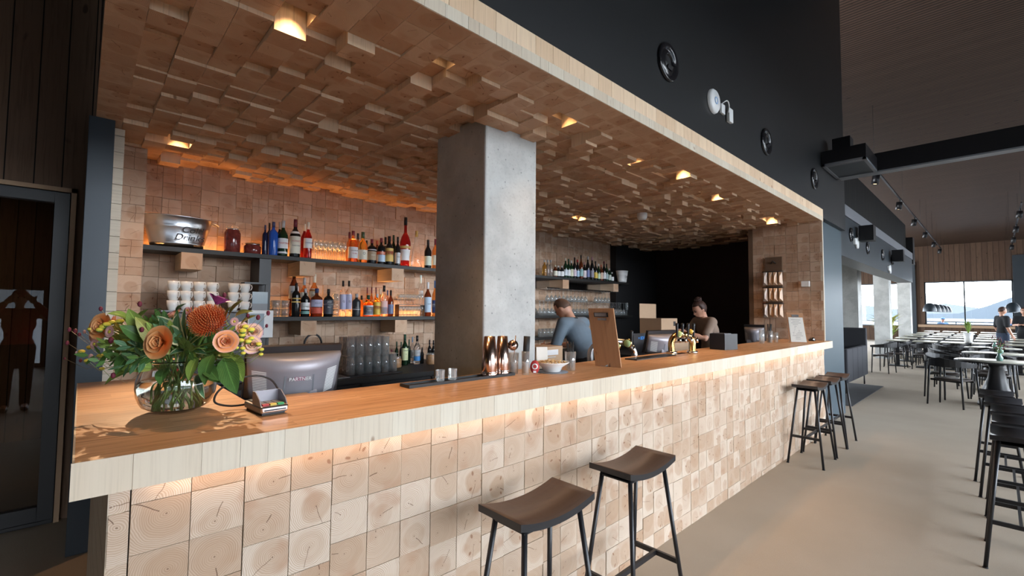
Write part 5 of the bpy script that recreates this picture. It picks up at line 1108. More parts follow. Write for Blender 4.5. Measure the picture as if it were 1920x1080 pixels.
for k, (x, y, r, h) in enumerate([(5.78, 1.88, .03, .16), (5.98, 1.86, .035, .14), (6.1, 1.83, .028, .12)]):
    t = tumbler('utensil_glass', ['tall glass, leftmost of the three by the third monitor', 'glass holding black straws and a steel spoon', 'short glass, rightmost of the three by the clipboard'][k], (x, y, ZB), r, h)
    if k == 1:
        for j in range(5): MB().tube([(.008*cos(j*1.3), .008*sin(j*1.3), .01), (.02*cos(j*1.3), .02*sin(j*1.3), .22)], .006, 6).build('straw', 'rubber', t)
        MB().tube([(0, 0, .012), (.03, 0, .29)], .003, 6).build('spoon', 'chrome', t)
# clipboard menu
mn = thing('menu_clipboard', 'wooden clipboard with white printed menu facing the hall, at the end of the bar', 'menu', (6.3, 1.65, ZB))
O = Vector((6.3, 1.65, ZB)); bl, br = onZ(1481, 643, ZB+.001), onZ(1515, 644, ZB+.001); tl, tr_ = onX(1474, 586, bl.x-.02), onX(1505, 587, br.x-.03)
nn = (br-bl).cross(tl-bl).normalized(); k_ = 1 if nn.dot(FWD) > 0 else -1
slab(MB(), [bl-O, br-O, tr_-O, tl-O], .014*k_).build('board', 'oak', mn)
def L2(u, v, o): return (bl.lerp(br, u)).lerp(tl.lerp(tr_, u), v)-O-nn*k_*o
slab(MB(), [L2(.08, .04, .003), L2(.94, .04, .003), L2(.94, .85, .003), L2(.08, .85, .003)], .001).build('menu_sheet', 'paper', mn)
slab(MB(), [L2(.3, .86, .003), L2(.72, .86, .003), L2(.72, .94, .003), L2(.3, .94, .003)], .003).build('clip', 'steel_brush', mn)
m = MB()
for k in range(13):
    v = .76-.052*k; w_ = rng.uniform(.12, .3); m.face([L2(.5-w_, v, .0045), L2(.5+w_, v, .0045), L2(.5+w_, v+.014, .0045), L2(.5-w_, v+.014, .0045)])
m.build('print_lines', paint((.35, .34, .32)), mn)
MB().bb(-.03, -.06, 0, .05, .10, .003).build('foot', 'steel_brush', mn)
p = B(1521, 641); bl_ = thing('service_bell', 'small dark and chrome counter gadget at the bar end', 'bell', (6.80, 1.62, ZB)); MB().bb(-.04, -.03, 0, .04, .03, .02).build('base', 'satin_black', bl_); MB().lathe([(.03, .02), (.028, .035), (.015, .048), (1e-4, .05)], n=16).build('dome', 'chrome', bl_)
# wall rack with snack bags on the right side wall
wr_ = thing('snack_rack', 'wooden hanging rack on the right side wall with snack bags clipped in rows', 'rack', (6.94, 0, 0))
a, b_ = onX(1437, 590, 6.93), onX(1468, 590, 6.93); zt_, zb_ = onX(1455, 482, 6.93).z, onX(1455, 590, 6.93).z
MB().bb(-.02, b_.y, zb_, 0, a.y, zt_).build('backboard', 'plank_wall', wr_); MB().tube([(-.022, (a.y+b_.y)/2-.03, zt_-.09), (-.05, (a.y+b_.y)/2, zt_-.05), (-.022, (a.y+b_.y)/2+.03, zt_-.09)], .006, 6).build('hook', 'black', wr_)
MAT['bag'] = simple('cream_snack_bag', (.60, .42, .28), .35, 0, .3, 14); MAT['bag2'] = simple('white_snack_bag', (.55, .5, .46), .35, 0, .4, 20)
for j in range(3): MB().tube([(-.03, b_.y-.02, zt_-.20-.22*j), (-.03, a.y+.04, zt_-.20-.22*j)], .005, 6).build('rail', 'black', wr_)
for j in range(3):
    for k in range(4):
        y0_ = b_.y-.02+(a.y-b_.y+.04)*(k+.5)/4; zc = zt_-.30-.22*j; x_ = -.055-.012*(k % 2)
        V = [(x_-.0, y0_-.022, zc+.09), (x_, y0_+.022, zc+.09), (x_-.0, y0_+.030, zc-.09), (x_, y0_-.030, zc-.09), (x_-.04, y0_, zc-.05), (x_-.03, y0_, zc+.03), (x_+.02, y0_, zc-.04)]
        t = MB().poly(V, [(0, 1, 5), (0, 5, 4, 3), (1, 2, 4, 5), (2, 3, 4), (0, 3, 6), (0, 6, 1), (1, 6, 2), (2, 6, 3)]).build('snack_bag', 'bag' if (k < 3) else 'bag2', loc=(6.94, 0, 0))
        tag(t, 'snack bag, %s from the bar front in the %s row of the wall rack' % (ordn[k], ['top', 'middle', 'bottom'][j]), 'snack bag', 'snack bags on the wall rack')
a, b_ = onX(1504, 538, 6.95), onX(1519, 527, 6.95)
ws = thing('wall_switch', 'white square switch box on the right side wall', 'switch', (6.944, 0, 0)); MB().bb(-.045, b_.y, a.z, 0, a.y, b_.z).build('housing', 'white', ws, bevel=.004)
# cartons and display behind the bar, right part
a, b_ = onY(1240, 620, 2.9), onY(1270, 620, 2.9)
cw = thing('open_carton', 'open brown carton with raised flap and black print by the bartender with a bun', 'box', (a.x, 2.9, 1.0)); hh = onY(1255, 597, 2.9).z-1.0; w_ = b_.x-a.x
m = MB().bb(0, 0, 0, w_, .005, hh).bb(0, .3, 0, w_, .305, hh).bb(0, .005, 0, .005, .3, hh).bb(w_-.005, .005, 0, w_, .3, hh).bb(0, 0, 0, w_, .3, .005); m.build('carton', 'card', cw)
MB().bb(0, .306, hh, w_, .31, hh+.19).build('flap', 'card', cw); text('print', 'VESIA', .05, 'black', cw, (w_*.35, -.003, hh-.30), (radians(90), 0, 0)); MB().bb(w_*.75, -.002, hh-.10, w_*.9, 0, hh-.04).build('print_mark', 'black', cw)
cu_ = thing('carton', 'closed brown carton beneath the hands of the bartender with a bun', 'box', (onY(1262, 650, 2.62).x, 2.62, 1.0)); MB().bb(0, 0, 0, .4, .25, .13).build('carton', 'card', cu_)
wt = thing('preparation_counter', 'dark preparation counter behind the bar beneath the cartons', 'counter', (0, 0, 0)); MB().bb(4.6, 2.604, 0, 6.05, 3.35, .998).build('cabinet', 'satin_black', wt)
a, b_ = onY(1188, 640, 3.0), onY(1216, 640, 3.0)
ds = thing('blue_display', 'small dark display with blue glowing characters behind the second monitor', 'display', (a.x, 3.0, 1.0)); z1 = onY(1200, 625, 3.0).z-1; MB().bb(0, 0, 0, b_.x-a.x, .03, z1).build('housing', 'satin_black', ds)
MAT['blue_led'] = emit('blue_led', (.08, .3, .8), .9); text('characters', '= BDF', .055, 'blue_led', ds, ((b_.x-a.x)/2, -.004, z1-.06), (radians(90), 0, 0))
wt = thing('display_stand', 'black counter under the blue display', 'counter', (0, 0, 0)); MB().bb(a.x-.3, 2.7, 0, 4.55, 3.2, .998).build('cabinet', 'satin_black', wt)
p = onZ(1204, 400, 2.70); sd_ = thing('smoke_detector', 'round white smoke detector under the soffit blocks', 'smoke detector', (p.x, p.y, 2.62)); MB().lathe([(1e-4, 0), (.04, 0), (.055, .015), (.06, .035), (.06, .08), (1e-4, .08)], n=24).build('housing', 'white', sd_)
# ------------------------------------------------------------------ people
def remesh(m, name, mat, parent, voxel=.012, smooth=4, mats=None):
    o = m.build(name, mat, None); md = o.modifiers.new('r', 'REMESH'); md.mode = 'VOXEL'; md.voxel_size = voxel; md.use_smooth_shade = True
    sm = o.modifiers.new('s', 'SMOOTH'); sm.iterations = smooth; sm.factor = .5
    dg = bpy.context.evaluated_depsgraph_get(); me = bpy.data.meshes.new_from_object(o.evaluated_get(dg)); old = o.data; o.modifiers.clear(); o.data = me; bpy.data.meshes.remove(old)
    if not me.materials: me.materials.append(MAT[mat])
    for p in me.polygons: p.use_smooth = True
    o.parent = parent; return o
def V3(*a): return Vector(a)
def limb(m, pts, rs):
    P = [Vector(p) for p in pts]; m.tube(P, rs, 12)
    for p, r in zip(P, rs): m.ball(p, r, 12)
def hand(m, wrist, dirn, palm_n, s=1.0, curl=.5):
    d = Vector(dirn).normalized(); n = Vector(palm_n); n = (n-d*n.dot(d)).normalized(); sd = d.cross(n)
    m.box(wrist+d*.045*s, (.078*s, .09*s, .026*s), rot=Matrix((sd, d, n)).transposed())
    for k, L in enumerate((.060, .072, .078, .070)):
        b0 = wrist+d*.085*s+sd*(-.031+.0205*k)*s; P = [b0]
        for j in range(3): a = curl*(j+1)*.55; P.append(P[-1]+(d*cos(a)+n*sin(a))*L*s*(.42, .32, .26)[j])
        limb(m, P, [.0095*s, .009*s, .0085*s, .0075*s])
    b0 = wrist+d*.03*s-sd*.038*s; limb(m, [b0, b0+(d*.5-sd*.8+n*.3).normalized()*.035*s, b0+(d*.8-sd*.6+n*.4).normalized()*.065*s], [.013*s, .011*s, .009*s])
def person(label, loc, rz, J, shirt='shirt', trousers='jeans', hair='hair_dark', hairstyle='short', voxel=.012, s=1.0, cap=None, sleeves=.55, collar=None, skin='skin'):
    """J: joints in a frame that faces +Y, x to the person's right"""
    t = thing('person', label, 'person', loc, rz); j = {k: Vector(v)*s for k, v in J.items()}; hd = j['head']; f = j.get('face', V3(0, 1, 0)).normalized()
    upv = (hd-j['neck']).normalized(); Rh = Matrix((f.cross(upv).normalized(), f, upv)).transposed(); H = lambda x, y, z: hd+Rh @ V3(x, y, z)
    m = MB()
    m.ball(hd, .1, 20, sc=(.78, .92, 1.12), rot=Rh); m.ball(H(0, .035, -.055), .06, 14, sc=(.9, .95, .85), rot=Rh); m.ball(H(0, .102, -.02), .015, 8, sc=(.8, 1, 1.5), rot=Rh); m.ball(H(0, .088, -.062), .02, 8, sc=(1.2, .7, .45), rot=Rh)
    for sx in (-1, 1): m.ball(H(sx*.08, -.005, -.012), .028, 8, sc=(.35, .7, 1), rot=Rh)
    limb(m, [H(0, -.02, -.06), j['neck'], j['chest'].lerp(j['neck'], .7)], [.05, .05, .065])
    sh = (j['shR']-j['shL']).length
    Rt = None; ax = (j['shR']-j['shL']).normalized(); tv = (j['neck']-j['pelvis']).normalized(); ay = tv.cross(ax).normalized(); Rt = Matrix((ax, ay, ax.cross(ay))).transposed()
    def torso(m, g=0):
        m.ball(j['chest'], .17+g, 20, sc=(.98, .70, 1.05), rot=Rt); m.ball(j['chest'].lerp(j['pelvis'], .5), .15+g, 18, sc=(.92, .68, 1.1), rot=Rt); m.ball(j['pelvis'], .155+g, 18, sc=(1.02, .76, .9), rot=Rt)
        m.ball(j['chest'].lerp(j['neck'], .5), .13+g, 16, sc=(1.15, .6, .7), rot=Rt)
        for a in 'LR': limb(m, [j['neck'].lerp(j['chest'], .3), j['sh'+a]], [.06+g, .062+g])
    torso(m)
    for a, sx in (('L', -1), ('R', 1)):
        limb(m, [j['sh'+a], j['el'+a], j['el'+a].lerp(j['wr'+a], .35), j['wr'+a]], [.056, .042, .042, .028])
        dr = j['wr'+a]-j['el'+a]; hand(m, j['wr'+a], dr, j.get('pn'+a, V3(-sx, 0, -.3)), s=1.0)
        limb(m, [j['hip'+a], j['kn'+a], j['kn'+a].lerp(j['an'+a], .3), j['an'+a]], [.088, .058, .057, .040]); limb(m, [j['an'+a], j['an'+a]+V3(0, .12, -.045)], [.04, .03])
    remesh(m, 'body', skin, t, voxel, 3)
    m = MB(); torso(m, .014)
    for a in 'LR': e = j['sh'+a].lerp(j['el'+a], min(1, sleeves*1.6)); limb(m, [j['sh'+a], e]+([j['el'+a].lerp(j['wr'+a], .85)] if sleeves > .9 else []), [.072, .062]+([.045] if sleeves > .9 else []))
    remesh(m, 'shirt', shirt, t, voxel*1.2, 4)
    if collar: m = MB(); c = j['neck']+(j['chest']-j['neck'])*.12; m.tube([c+Rt @ V3(.068*cos(a), .062*sin(a), 0) for a in [2*pi*k/16 for k in range(17)]], .011, 6); m.build('collar', collar, t)
    m = MB(); m.ball(j['pelvis']-tv*.03, .172, 16, sc=(1.02, .78, .85), rot=Rt)
    for a in 'LR': limb(m, [j['hip'+a], j['kn'+a], j['an'+a]], [.102, .072, .058])
    remesh(m, 'trousers', trousers, t, voxel*1.3, 4)
    for a in 'LR': m = MB(); an = j['an'+a]; m.ball(an+V3(0, .045, -.05), .1, 14, sc=(.46, 1.25, .42)); m.build('shoe', 'rubber', t)
    m = MB()
    if hairstyle == 'short': m.ball(H(0, -.012, .022), .1, 18, sc=(.82, .93, 1.03), rot=Rh); 
    elif hairstyle == 'bun':
        m.ball(H(0, -.018, .02), .105, 18, sc=(.84, .95, 1.06), rot=Rh); m.ball(H(0, -.05, .125), .048, 12, rot=Rh); m.ball(H(.01, -.075, .10), .034, 10)
        for k in range(14): a = k*.45; limb(m, [H(.045*cos(a), -.05+.045*sin(a), .12), H(.055*cos(a+.6), -.05+.055*sin(a+.6), .145)], [.009, .005])
    else: m.ball(H(0, -.012, .022), .103, 18, sc=(.84, .95, 1.05), rot=Rh); m.ball(H(0, -.05, -.06), .075, 14, sc=(1, .8, 1.4), rot=Rh)
    # keep the face clear: drop hair in front of the brow and below the nape
    V = []; o = m.build('hair', hair, t); me = o.data; bm = bmesh.new(); bm.from_mesh(me); RhT = Rh.transposed()
    dl = [v for v in bm.verts if (lambda q: (q.y > .045 and q.z < .075) or (hairstyle == 'short' and q.z < -.055) or (q.y > .025 and q.z < .0))(RhT @ (v.co-hd))]
    bmesh.ops.delete(bm, geom=dl, context='VERTS'); bm.to_mesh(me); bm.free()
    sol = o.modifiers.new('thickness', 'SOLIDIFY'); sol.thickness = .006
    for sx in (-1, 1): MB().ball(H(sx*.031, .086, .005), .010, 8).build('eye', 'eye', t); MB().box(H(sx*.032, .094, .028), (.034, .006, .007), rot=Rh).build('eyebrow', hair, t)
    if cap: m = MB(); m.ball(H(0, -.005, .045), .104, 16, sc=(.88, 1, .8), rot=Rh); m.box(H(0, .12, .04), (.13, .10, .012), rot=Rh); remesh(m, 'cap', cap, t, .01, 2)
    return t
MAT['eye'] = simple('dark_eye', (.03, .02, .015), .2); MAT['hair_brown'] = simple('short_brown_hair', (.10, .05, .03), .7, 0, .4, 200); MAT['hair_dark'] = simple('dark_auburn_hair', (.045, .018, .012), .6, 0, .5, 160)
MAT['shirt'] = simple('slate_blue_shirt', (.13, .17, .21), .85, 0, .1, 15); MAT['beige_shirt'] = simple('beige_brown_shirt', (.24, .18, .14), .85, 0, .1, 15); MAT['jeans'] = simple('dark_blue_trousers', (.03, .045, .08), .85); MAT['black_cloth'] = simple('black_cloth', (.012, .013, .016), .9); MAT['red_cloth'] = simple('red_jacket', (.36, .03, .02), .7, 0, .15, 12); MAT['blue_cloth'] = simple('blue_jacket', (.05, .12, .25), .8)
STAND = dict(pelvis=(0, 0, .95), chest=(0, .01, 1.25), neck=(0, 0, 1.46), head=(0, .02, 1.615), shL=(-.185, 0, 1.40), shR=(.185, 0, 1.40), elL=(-.24, -.02, 1.12), elR=(.24, -.02, 1.12), wrL=(-.25, .08, .88), wrR=(.25, .08, .88), hipL=(-.09, 0, .9), hipR=(.09, 0, .9), knL=(-.10, .02, .5), knR=(.10, .02, .5), anL=(-.10, -.02, .09), anR=(.10, -.02, .09))
def face_rz(v): v = Vector(v); return math.atan2(-v.x, v.y)
LFT = Vector((-RGT.x, -RGT.y, 0)).normalized(); FW2 = Vector((FWD.x, FWD.y, 0)).normalized()
# bartender bending over, seen from behind
J = dict(STAND); J.update(pelvis=(0, -.12, .95), chest=(0, .0, 1.20), neck=(0, .10, 1.385), head=(-.02, .205, 1.50), face=(-.1, .80, -.55), shL=(-.20, .08, 1.33), shR=(.20, .06, 1.33), elL=(-.27, .14, 1.07), elR=(.27, .16, 1.07), wrL=(-.16, .36, 1.06), wrR=(.16, .38, 1.06), hipL=(-.09, -.12, .9), hipR=(.09, -.12, .9), knL=(-.1, -.08, .5), knR=(.1, -.08, .5), anL=(-.1, -.12, .09), anR=(.1, -.12, .09))
hp = onD(1055, 578, 5.25); f = (LFT*.75+FW2*.62).normalized(); rz = face_rz(f); loc = Vector((hp.x, hp.y, 0))-Matrix.Rotation(rz, 3, 'Z') @ Vector((-.02, .205, 0))
person('bartender in slate blue shirt with cropped brown hair bending over, seen from behind', (loc.x, loc.y, hp.z-1.50), rz, J, 'shirt', 'black_cloth', 'hair_brown', 'short', .011, collar='black_cloth', sleeves=.55)
# bartender with a bun reaching into the cartons
J = dict(STAND); J.update(pelvis=(0, -.06, .95), chest=(0, .0, 1.20), neck=(0, .06, 1.375), head=(0, .135, 1.50), face=(0, .86, -.5), shL=(-.175, .06, 1.32), shR=(.175, .06, 1.32), elL=(-.22, .20, 1.10), elR=(.22, .22, 1.12), wrL=(-.10, .42, 1.17), wrR=(.10, .43, 1.20), hipL=(-.09, -.06, .9), hipR=(.09, -.06, .9), knL=(-.1, -.04, .5), knR=(.1, -.04, .5), anL=(-.1, -.1, .09), anR=(.1, -.1, .09))
hp = onD(1311, 580, 6.5); f = (LFT*.96-FW2*.2).normalized(); rz = face_rz(f); loc = Vector((hp.x, hp.y, 0))-Matrix.Rotation(rz, 3, 'Z') @ Vector((0, .135, 0))
person('bartender in beige shirt with dark hair in a bun, reaching down left into a carton', (loc.x, loc.y, max(.0, hp.z-1.50)), rz, J, 'beige_shirt', 'black_cloth', 'hair_dark', 'bun', .011, sleeves=.45)
# guests far away in the hall
p = onX(1878, 583, 20.05); person('guest in black shirt and blue jeans standing by the far window, side on', (p.x, p.y, 0), radians(-150), STAND, 'black_cloth', 'jeans', 'hair_dark', 'short', .02)
SIT = dict(STAND); SIT.update(pelvis=(0, 0, .52), chest=(0, .04, .83), neck=(0, .03, 1.03), head=(0, .06, 1.18), shL=(-.185, .03, .97), shR=(.185, .03, .97), elL=(-.23, .08, .72), elR=(.23, .08, .72), wrL=(-.12, .30, .76), wrR=(.12, .30, .76), hipL=(-.09, 0, .5), hipR=(.09, 0, .5), knL=(-.11, .42, .5), knR=(.11, .42, .5), anL=(-.11, .44, .09), anR=(.11, .44, .09))
p = onX(1767, 606, 34.0); person('guest in blue jacket and cap sitting outside beyond the far window', (34.0, p.y, .02), radians(120), SIT, 'blue_cloth', 'jeans', 'hair_dark', 'short', .025, cap='blue_cloth', sleeves=1)
p = onX(1894, 606, 34.0); person('guest in blue jacket sitting outside at the right end of the far window', (34.0, p.y, .02), radians(100), SIT, 'blue_cloth', 'jeans', 'hair_brown', 'short', .025, sleeves=1)
J = dict(STAND); J.update(elL=(-.22, .12, 1.16), elR=(.22, .12, 1.16), wrL=(-.1, .38, 1.18), wrR=(.1, .38, 1.18)); p = onX(1921, 600, 21.95)
person('guest in black clothes with forearms raised, at the right edge of the hall', (p.x, p.y, 0), radians(80), J, 'black_cloth', 'black_cloth', 'hair_dark', 'short', .02)
J = dict(STAND); J.update(elL=(-.34, .1, 1.30), elR=(.34, .1, 1.30), wrL=(-.13, .16, 1.56), wrR=(.13, .16, 1.56), pnL=(0, 1, 0), pnR=(0, 1, 0))
person('person in red jacket and cap with raised arms, mirrored in the glass door', (-.64, -.5, 0), radians(-6), J, 'red_cloth', 'black_cloth', 'hair_dark', 'short', .014, cap='red_cloth', sleeves=1)

# ------------------------------------------------------------------ bar stools
MAT['seatwood'] = longgrain('brown_stained_seat_wood', (.085, .048, .030), (.050, .028, .018), .42, (70, 4))
def make_stool():
    t = thing('bar_stool', '', 'bar stool'); m = MB(); NX, NY = 13, 3; w, d = .41, .225
    zt = lambda u: .752+.030*u*u
    V = []; UV = []
    for top in (1, 0):
        for i in range(NX):
            u = -1+2*i/(NX-1)
            for k in range(NY): y = (-1+k)*d/2; V.append((u*w/2, y, zt(u) if top else zt(u)-.026)); UV.append((y, u*w/2))
    n = NX*NY; F = []; 
    for i in range(NX-1):
        for k in range(NY-1): F.append((i*NY+k, i*NY+k+1, (i+1)*NY+k+1, (i+1)*NY+k))
    mt = MB().poly(V, F, 0, True, uv=UV)
    F2 = [tuple(n+q for q in f) for f in F]+[(i*NY, (i+1)*NY, n+(i+1)*NY, n+i*NY) for i in range(NX-1)]+[(i*NY+2, (i+1)*NY+2, n+(i+1)*NY+2, n+i*NY+2) for i in range(NX-1)]+[(k, k+1, n+k+1, n+k) for k in range(2)]+[((NX-1)*NY+k, (NX-1)*NY+k+1, n+(NX-1)*NY+k+1, n+(NX-1)*NY+k) for k in range(2)]
    mt.poly(V, F2, 1, False); mt.build('seat', ['seatwood', 'black_wood'], t)
    fx, fy, tx, ty = .232, .152, .150, .075
    leg = lambda a, b, z: Vector((a*(fx+(tx-fx)*z/.74), b*(fy+(ty-fy)*z/.74), z))
    for a in (-1, 1):
        for b in (-1, 1): lg = MB().tube([leg(a, b, .0), leg(a, b, .744)], .0105, 12).build('leg', 'satin_black', t); MB().cyl(.013, 0, .006, leg(a, b, 0)).build('foot_cap', 'rubber', lg)
        MB().bar(leg(a, -1, .27), leg(a, 1, .27), .014, .024).build('stretcher', 'satin_black', t)
    MB().bar((leg(-1, 0, .27)), leg(1, 0, .27), .014, .024).build('footrest', 'satin_black', t)
    MB().bb(-.16, -.085, .722, .16, .085, .7275).build('mounting_plate', 'satin_black', t)
    return t
st0 = make_stool(); used = False
for (x, y, r, lb) in [(1.305, 1.225, 0, 'brown-topped black bar stool nearest the viewer, at the bar front'), (1.99, 1.235, 0, 'second brown-topped bar stool at the bar, just behind the nearest one'),
                      (5.45, 1.325, 0, 'nearest of the three bar stools at the far end of the bar'), (5.98, 1.325, 0, 'middle of the three bar stools at the far end of the bar'), (6.47, 1.325, 0, 'farthest of the three bar stools at the far end of the bar'),
                      (4.19, -.065, 0, 'nearest of the five black stools at the right edge'), (4.69, -.07, 0, 'second of the five black stools at the right edge'), (5.19, -.06, 0, 'third of the five black stools at the right edge'), (5.67, -.02, 0, 'fourth of the five black stools at the right edge'), (6.15, .02, 0, 'fifth and farthest of the black stools at the right edge')]:
    place(st0, used, (x, y, 0), r, lb, 'bar stools at the counter' if y > 1 else 'stools in the row at the right edge'); used = True
    if y < 1:
        for c_ in [q for q in bpy.data.objects if q.name.startswith('seat') and q.parent and q.parent.get('label') == lb]:
            c_.data = c_.data.copy(); c_.data.materials[0] = MAT['black_wood']

# ------------------------------------------------------------------ hall furniture
def make_armchair():
    t = thing('dining_armchair', '', 'chair')
    m = MB().lathe([(1e-4, .455), (.20, .455), (.225, .45), (.23, .435), (.21, .425), (1e-4, .425)], n=20); m.build('seat', 'seat_leather', t)
    # curved back band, open to the front (+x)
    NA, V = 21, []; 
    for i in range(NA):
        a = radians(50+260*i/(NA-1)); k = 1-abs(i/(NA-1)*2-1); h = .05+.10*k**1.2; zc = .665+.055*k; R_ = .275
        for rr, z in ((R_-.012, zc-h/2), (R_+.012, zc-h/2), (R_+.02, zc+h/2), (R_-.004, zc+h/2)): V.append((rr*cos(a), rr*sin(a)*1.0, z))
    F = [(i*4+q, i*4+(q+1) % 4, (i+1)*4+(q+1) % 4, (i+1)*4+q) for i in range(NA-1) for q in range(4)]+[(0, 1, 2, 3), tuple((NA-1)*4+q for q in range(4))]
    MB().poly(V, F, 0, False).build('backrest', 'black_wood', t, bevel=.004)
    for a, top in ((62, .66), (-62, .66), (128, .70), (-128, .70)):
        c, s_ = cos(radians(a)), sin(radians(a)); MB().tube([(.30*c*1.05, .30*s_*1.05, 0), (.272*c, .272*s_, top)], [.012, .016], 8).build('leg', 'black_wood', t)
    for a in (-.14, .12): MB().bar((a, -.22, .415), (a, .22, .415), .02, .03).build('seat_rail', 'black_wood', t)
    return t
MAT['black_wood'] = simple('black_stained_ash', (.010, .010, .011), .45)
MAT['seat_leather'] = simple('dark_brown_leather', (.035, .024, .020), .4)
MAT['tabletop'] = simple('pale_table_top', (.46, .44, .36), .3)
ch = make_armchair(); used = False
def chair(x, y, a, lb, group, sc=1):
    global used; place(ch, used, (x, y, 0), radians(a), lb, group, (sc, sc, sc)); used = True
chair(10.42, .52, -28, 'black curved-back armchair in the foreground at the nearest round table', 'armchairs at the round tables')
def round_table(x, y, r, lb):
    t = thing('round_table', lb, 'table', (x, y, 0)); MB().cyl(r, .722, .738, n=40).build('tabletop', 'tabletop', t); MB().lathe([(r, .715), (r+.003, .722), (r+.003, .737), (r, .738)], n=40).build('edge', 'black_wood', t)
    MB().lathe([(1e-4, 0), (.24, 0), (.24, .03), (.14, .3), (.085, .62), (.12, .715), (1e-4, .715)], n=24).build('pedestal', 'satin_black', t); return t
rt = [(11.0, .02, .50, 'nearest'), (13.1, .0, .50, 'middle'), (15.2, .08, .46, 'farthest')]
for k, (x, y, r, w_) in enumerate(rt):
    round_table(x, y, r, w_+' round pale-topped table with black conical base on the right of the hall')
    for q, a in enumerate((262, 60, 5) if k == 0 else (175, 90, 265, 0)):
        chair(x+.72*cos(radians(a)), y+.72*sin(radians(a)), a+180, 'black armchair %s the %s round table' % (['right of', 'left behind', 'behind', 'beside'][q] if k == 0 else ['in front of', 'left of', 'right of', 'behind'][q], w_), 'armchairs at the round tables')
    v = thing('bud_vase', 'small green glass vase with dark sprigs on the %s round table' % w_, 'vase', (x+.02, y-.04, .7385)); MB().lathe([(1e-4, 0), (.035, 0), (.045, .05), (.022, .1), (.026, .13), (.02, .13), (1e-4, .02)], n=16).build('body', paint((.16, .28, .24), .2), v)
    m = MB()
    for i in range(16): a = i*2.4; e = Vector((.07*cos(a)*(i % 3+1)/2.2, .07*sin(a)*(i % 3+1)/2.2, .20+.02*(i % 5))); m.tube([(0, 0, .1), e], .0015, 4, 0); m.ball(e, .011, 6, 1)
    m.build('sprigs', ['stem', 'burg'], v)
# rectangular tables in rows with chairs on both sides
def make_table():
    t = thing('dining_table', '', 'table'); MB().bb(-.35, -.24, .722, .35, .24, .745).build('tabletop', 'tabletop', t)
    MB().bb(-.04, -.04, .03, .04, .04, .722).bb(-.2, -.2, 0, .2, .2, .03).bb(-.3, -.2, .71, .3, .2, .722).build('pedestal', 'satin_black', t); return t
tb0 = make_table(); tu = False
XS = [17.2, 19.1, 21.0, 22.9, 24.8, 27.6]; YS = [1.98, 1.38, .82, .22, -.38, -1.0]
for i, X in enumerate(XS):
    for k, Y in enumerate(YS):
        nm = '%s table from the pillars in the %s row of dining tables' % (ordn[k], ordn[i]); place(tb0, tu, (X, Y, 0), 0, nm, 'dining tables in rows'); tu = True
        for sgn in (-1, 1):
            if i >= 4 and sgn > 0: continue
            chair(X+sgn*.56, Y, 0 if sgn < 0 else 180, 'black chair %s the %s' % ('before' if sgn < 0 else 'behind', nm.replace(' of dining tables', '')), 'chairs at the dining tables', .9)
chair(14.95, 2.02, 80, 'blue-grey armchair standing alone between booth and first pillar', None)
def potplant(label, loc, pot, r, h, nl, L, mat, spread=.6, potmat='ceramic', kind='palm'):
    t = thing('potted_plant', label, 'plant', loc)
    MB().lathe([(1e-4, 0), (r*.75, 0), (r, h), (r*.9, h), (r*.7, h*.9), (1e-4, h*.9)], n=20).build('pot', potmat, t); m = MB()
    for i in range(nl):
        a = i*2.4; out = rng.uniform(.2, 1)*spread; z = rng.uniform(.5, 1)*L; P = [Vector((0, 0, h*.9)), Vector((out*.45*cos(a), out*.45*sin(a), h+z*.7)), Vector((out*cos(a), out*sin(a), h+z*(1-.3*out)))]
        sd = Vector((-sin(a), cos(a), 0)); w = L*.055; V = [P[0]-sd*w*.3, P[0]+sd*w*.3, P[1]+sd*w, P[2], P[1]-sd*w]; m.poly(V, [(0, 1, 2, 4), (4, 2, 3)], 0, uv=[(.4, 0), (.6, 0), (.9, .5), (.5, 1), (.1, .5)])
    m.build('foliage', mat, t); return t
p = onX(1823, 628, 16.2)
potplant('white ceramic vase of greenery standing on a dining table mid-hall', (17.2, .52, .7455), 'ceramic', .10, .26, 40, .34, 'leaf_mid', .16)
potplant('tall feathery green plant between the second and third concrete pillars', (21.3, 2.75, 0), 'ceramic', .2, .5, 60, 1.2, 'leaf_yel', .75)
potplant('dark leafy plant at the foot of the second concrete pillar', (20.6, 2.62, 0), 'ceramic', .2, .4, 50, .8, 'leaf_mid', .5)
potplant('plant outside the far left window seen between pillars', (30.5, 5.2, 0), 'ceramic', .25, .6, 50, .7, 'leaf_mid', .5)
# booth sofa and rug
rg = MB().bb(9.1, 1.63, .0005, 12.05, 2.8, .010).build('rug', simple('dark_grey_rug', (.03, .03, .032), .95, 0, .35, 8)); tag(rg, 'dark grey rug under the high-backed booth sofa', 'rug')
bs = thing('booth_sofa', 'high-backed dark grey upholstered booth sofa behind the steel pier', 'sofa', (10.3, 1.9, .011))
MAT['felt'] = simple('dark_grey_felt', (.035, .036, .042), .9)
MB().bb(-.9, .62, .2, 1.9, .72, 1.18).build('high_back', 'felt', bs, bevel=.02); MB().bb(1.82, -.0, .2, 1.92, .62, 1.18).build('end_panel', 'felt', bs, bevel=.02)
MB().bb(-.9, .1, .25, 1.82, .62, .46).build('seat_cushion', 'felt', bs, bevel=.03)
for k in range(4): MB().bb(.02+.45*k, .0, .2, .46+.45*k, .09, .82).build('side_cushion', 'felt', bs, bevel=.02)
for x, y in ((.1, .05), (1.8, .05), (1.8, .65), (-.8, .65)): MB().cyl(.014, 0, .2, (x, y, 0), 8).build('leg', 'satin_black', bs)
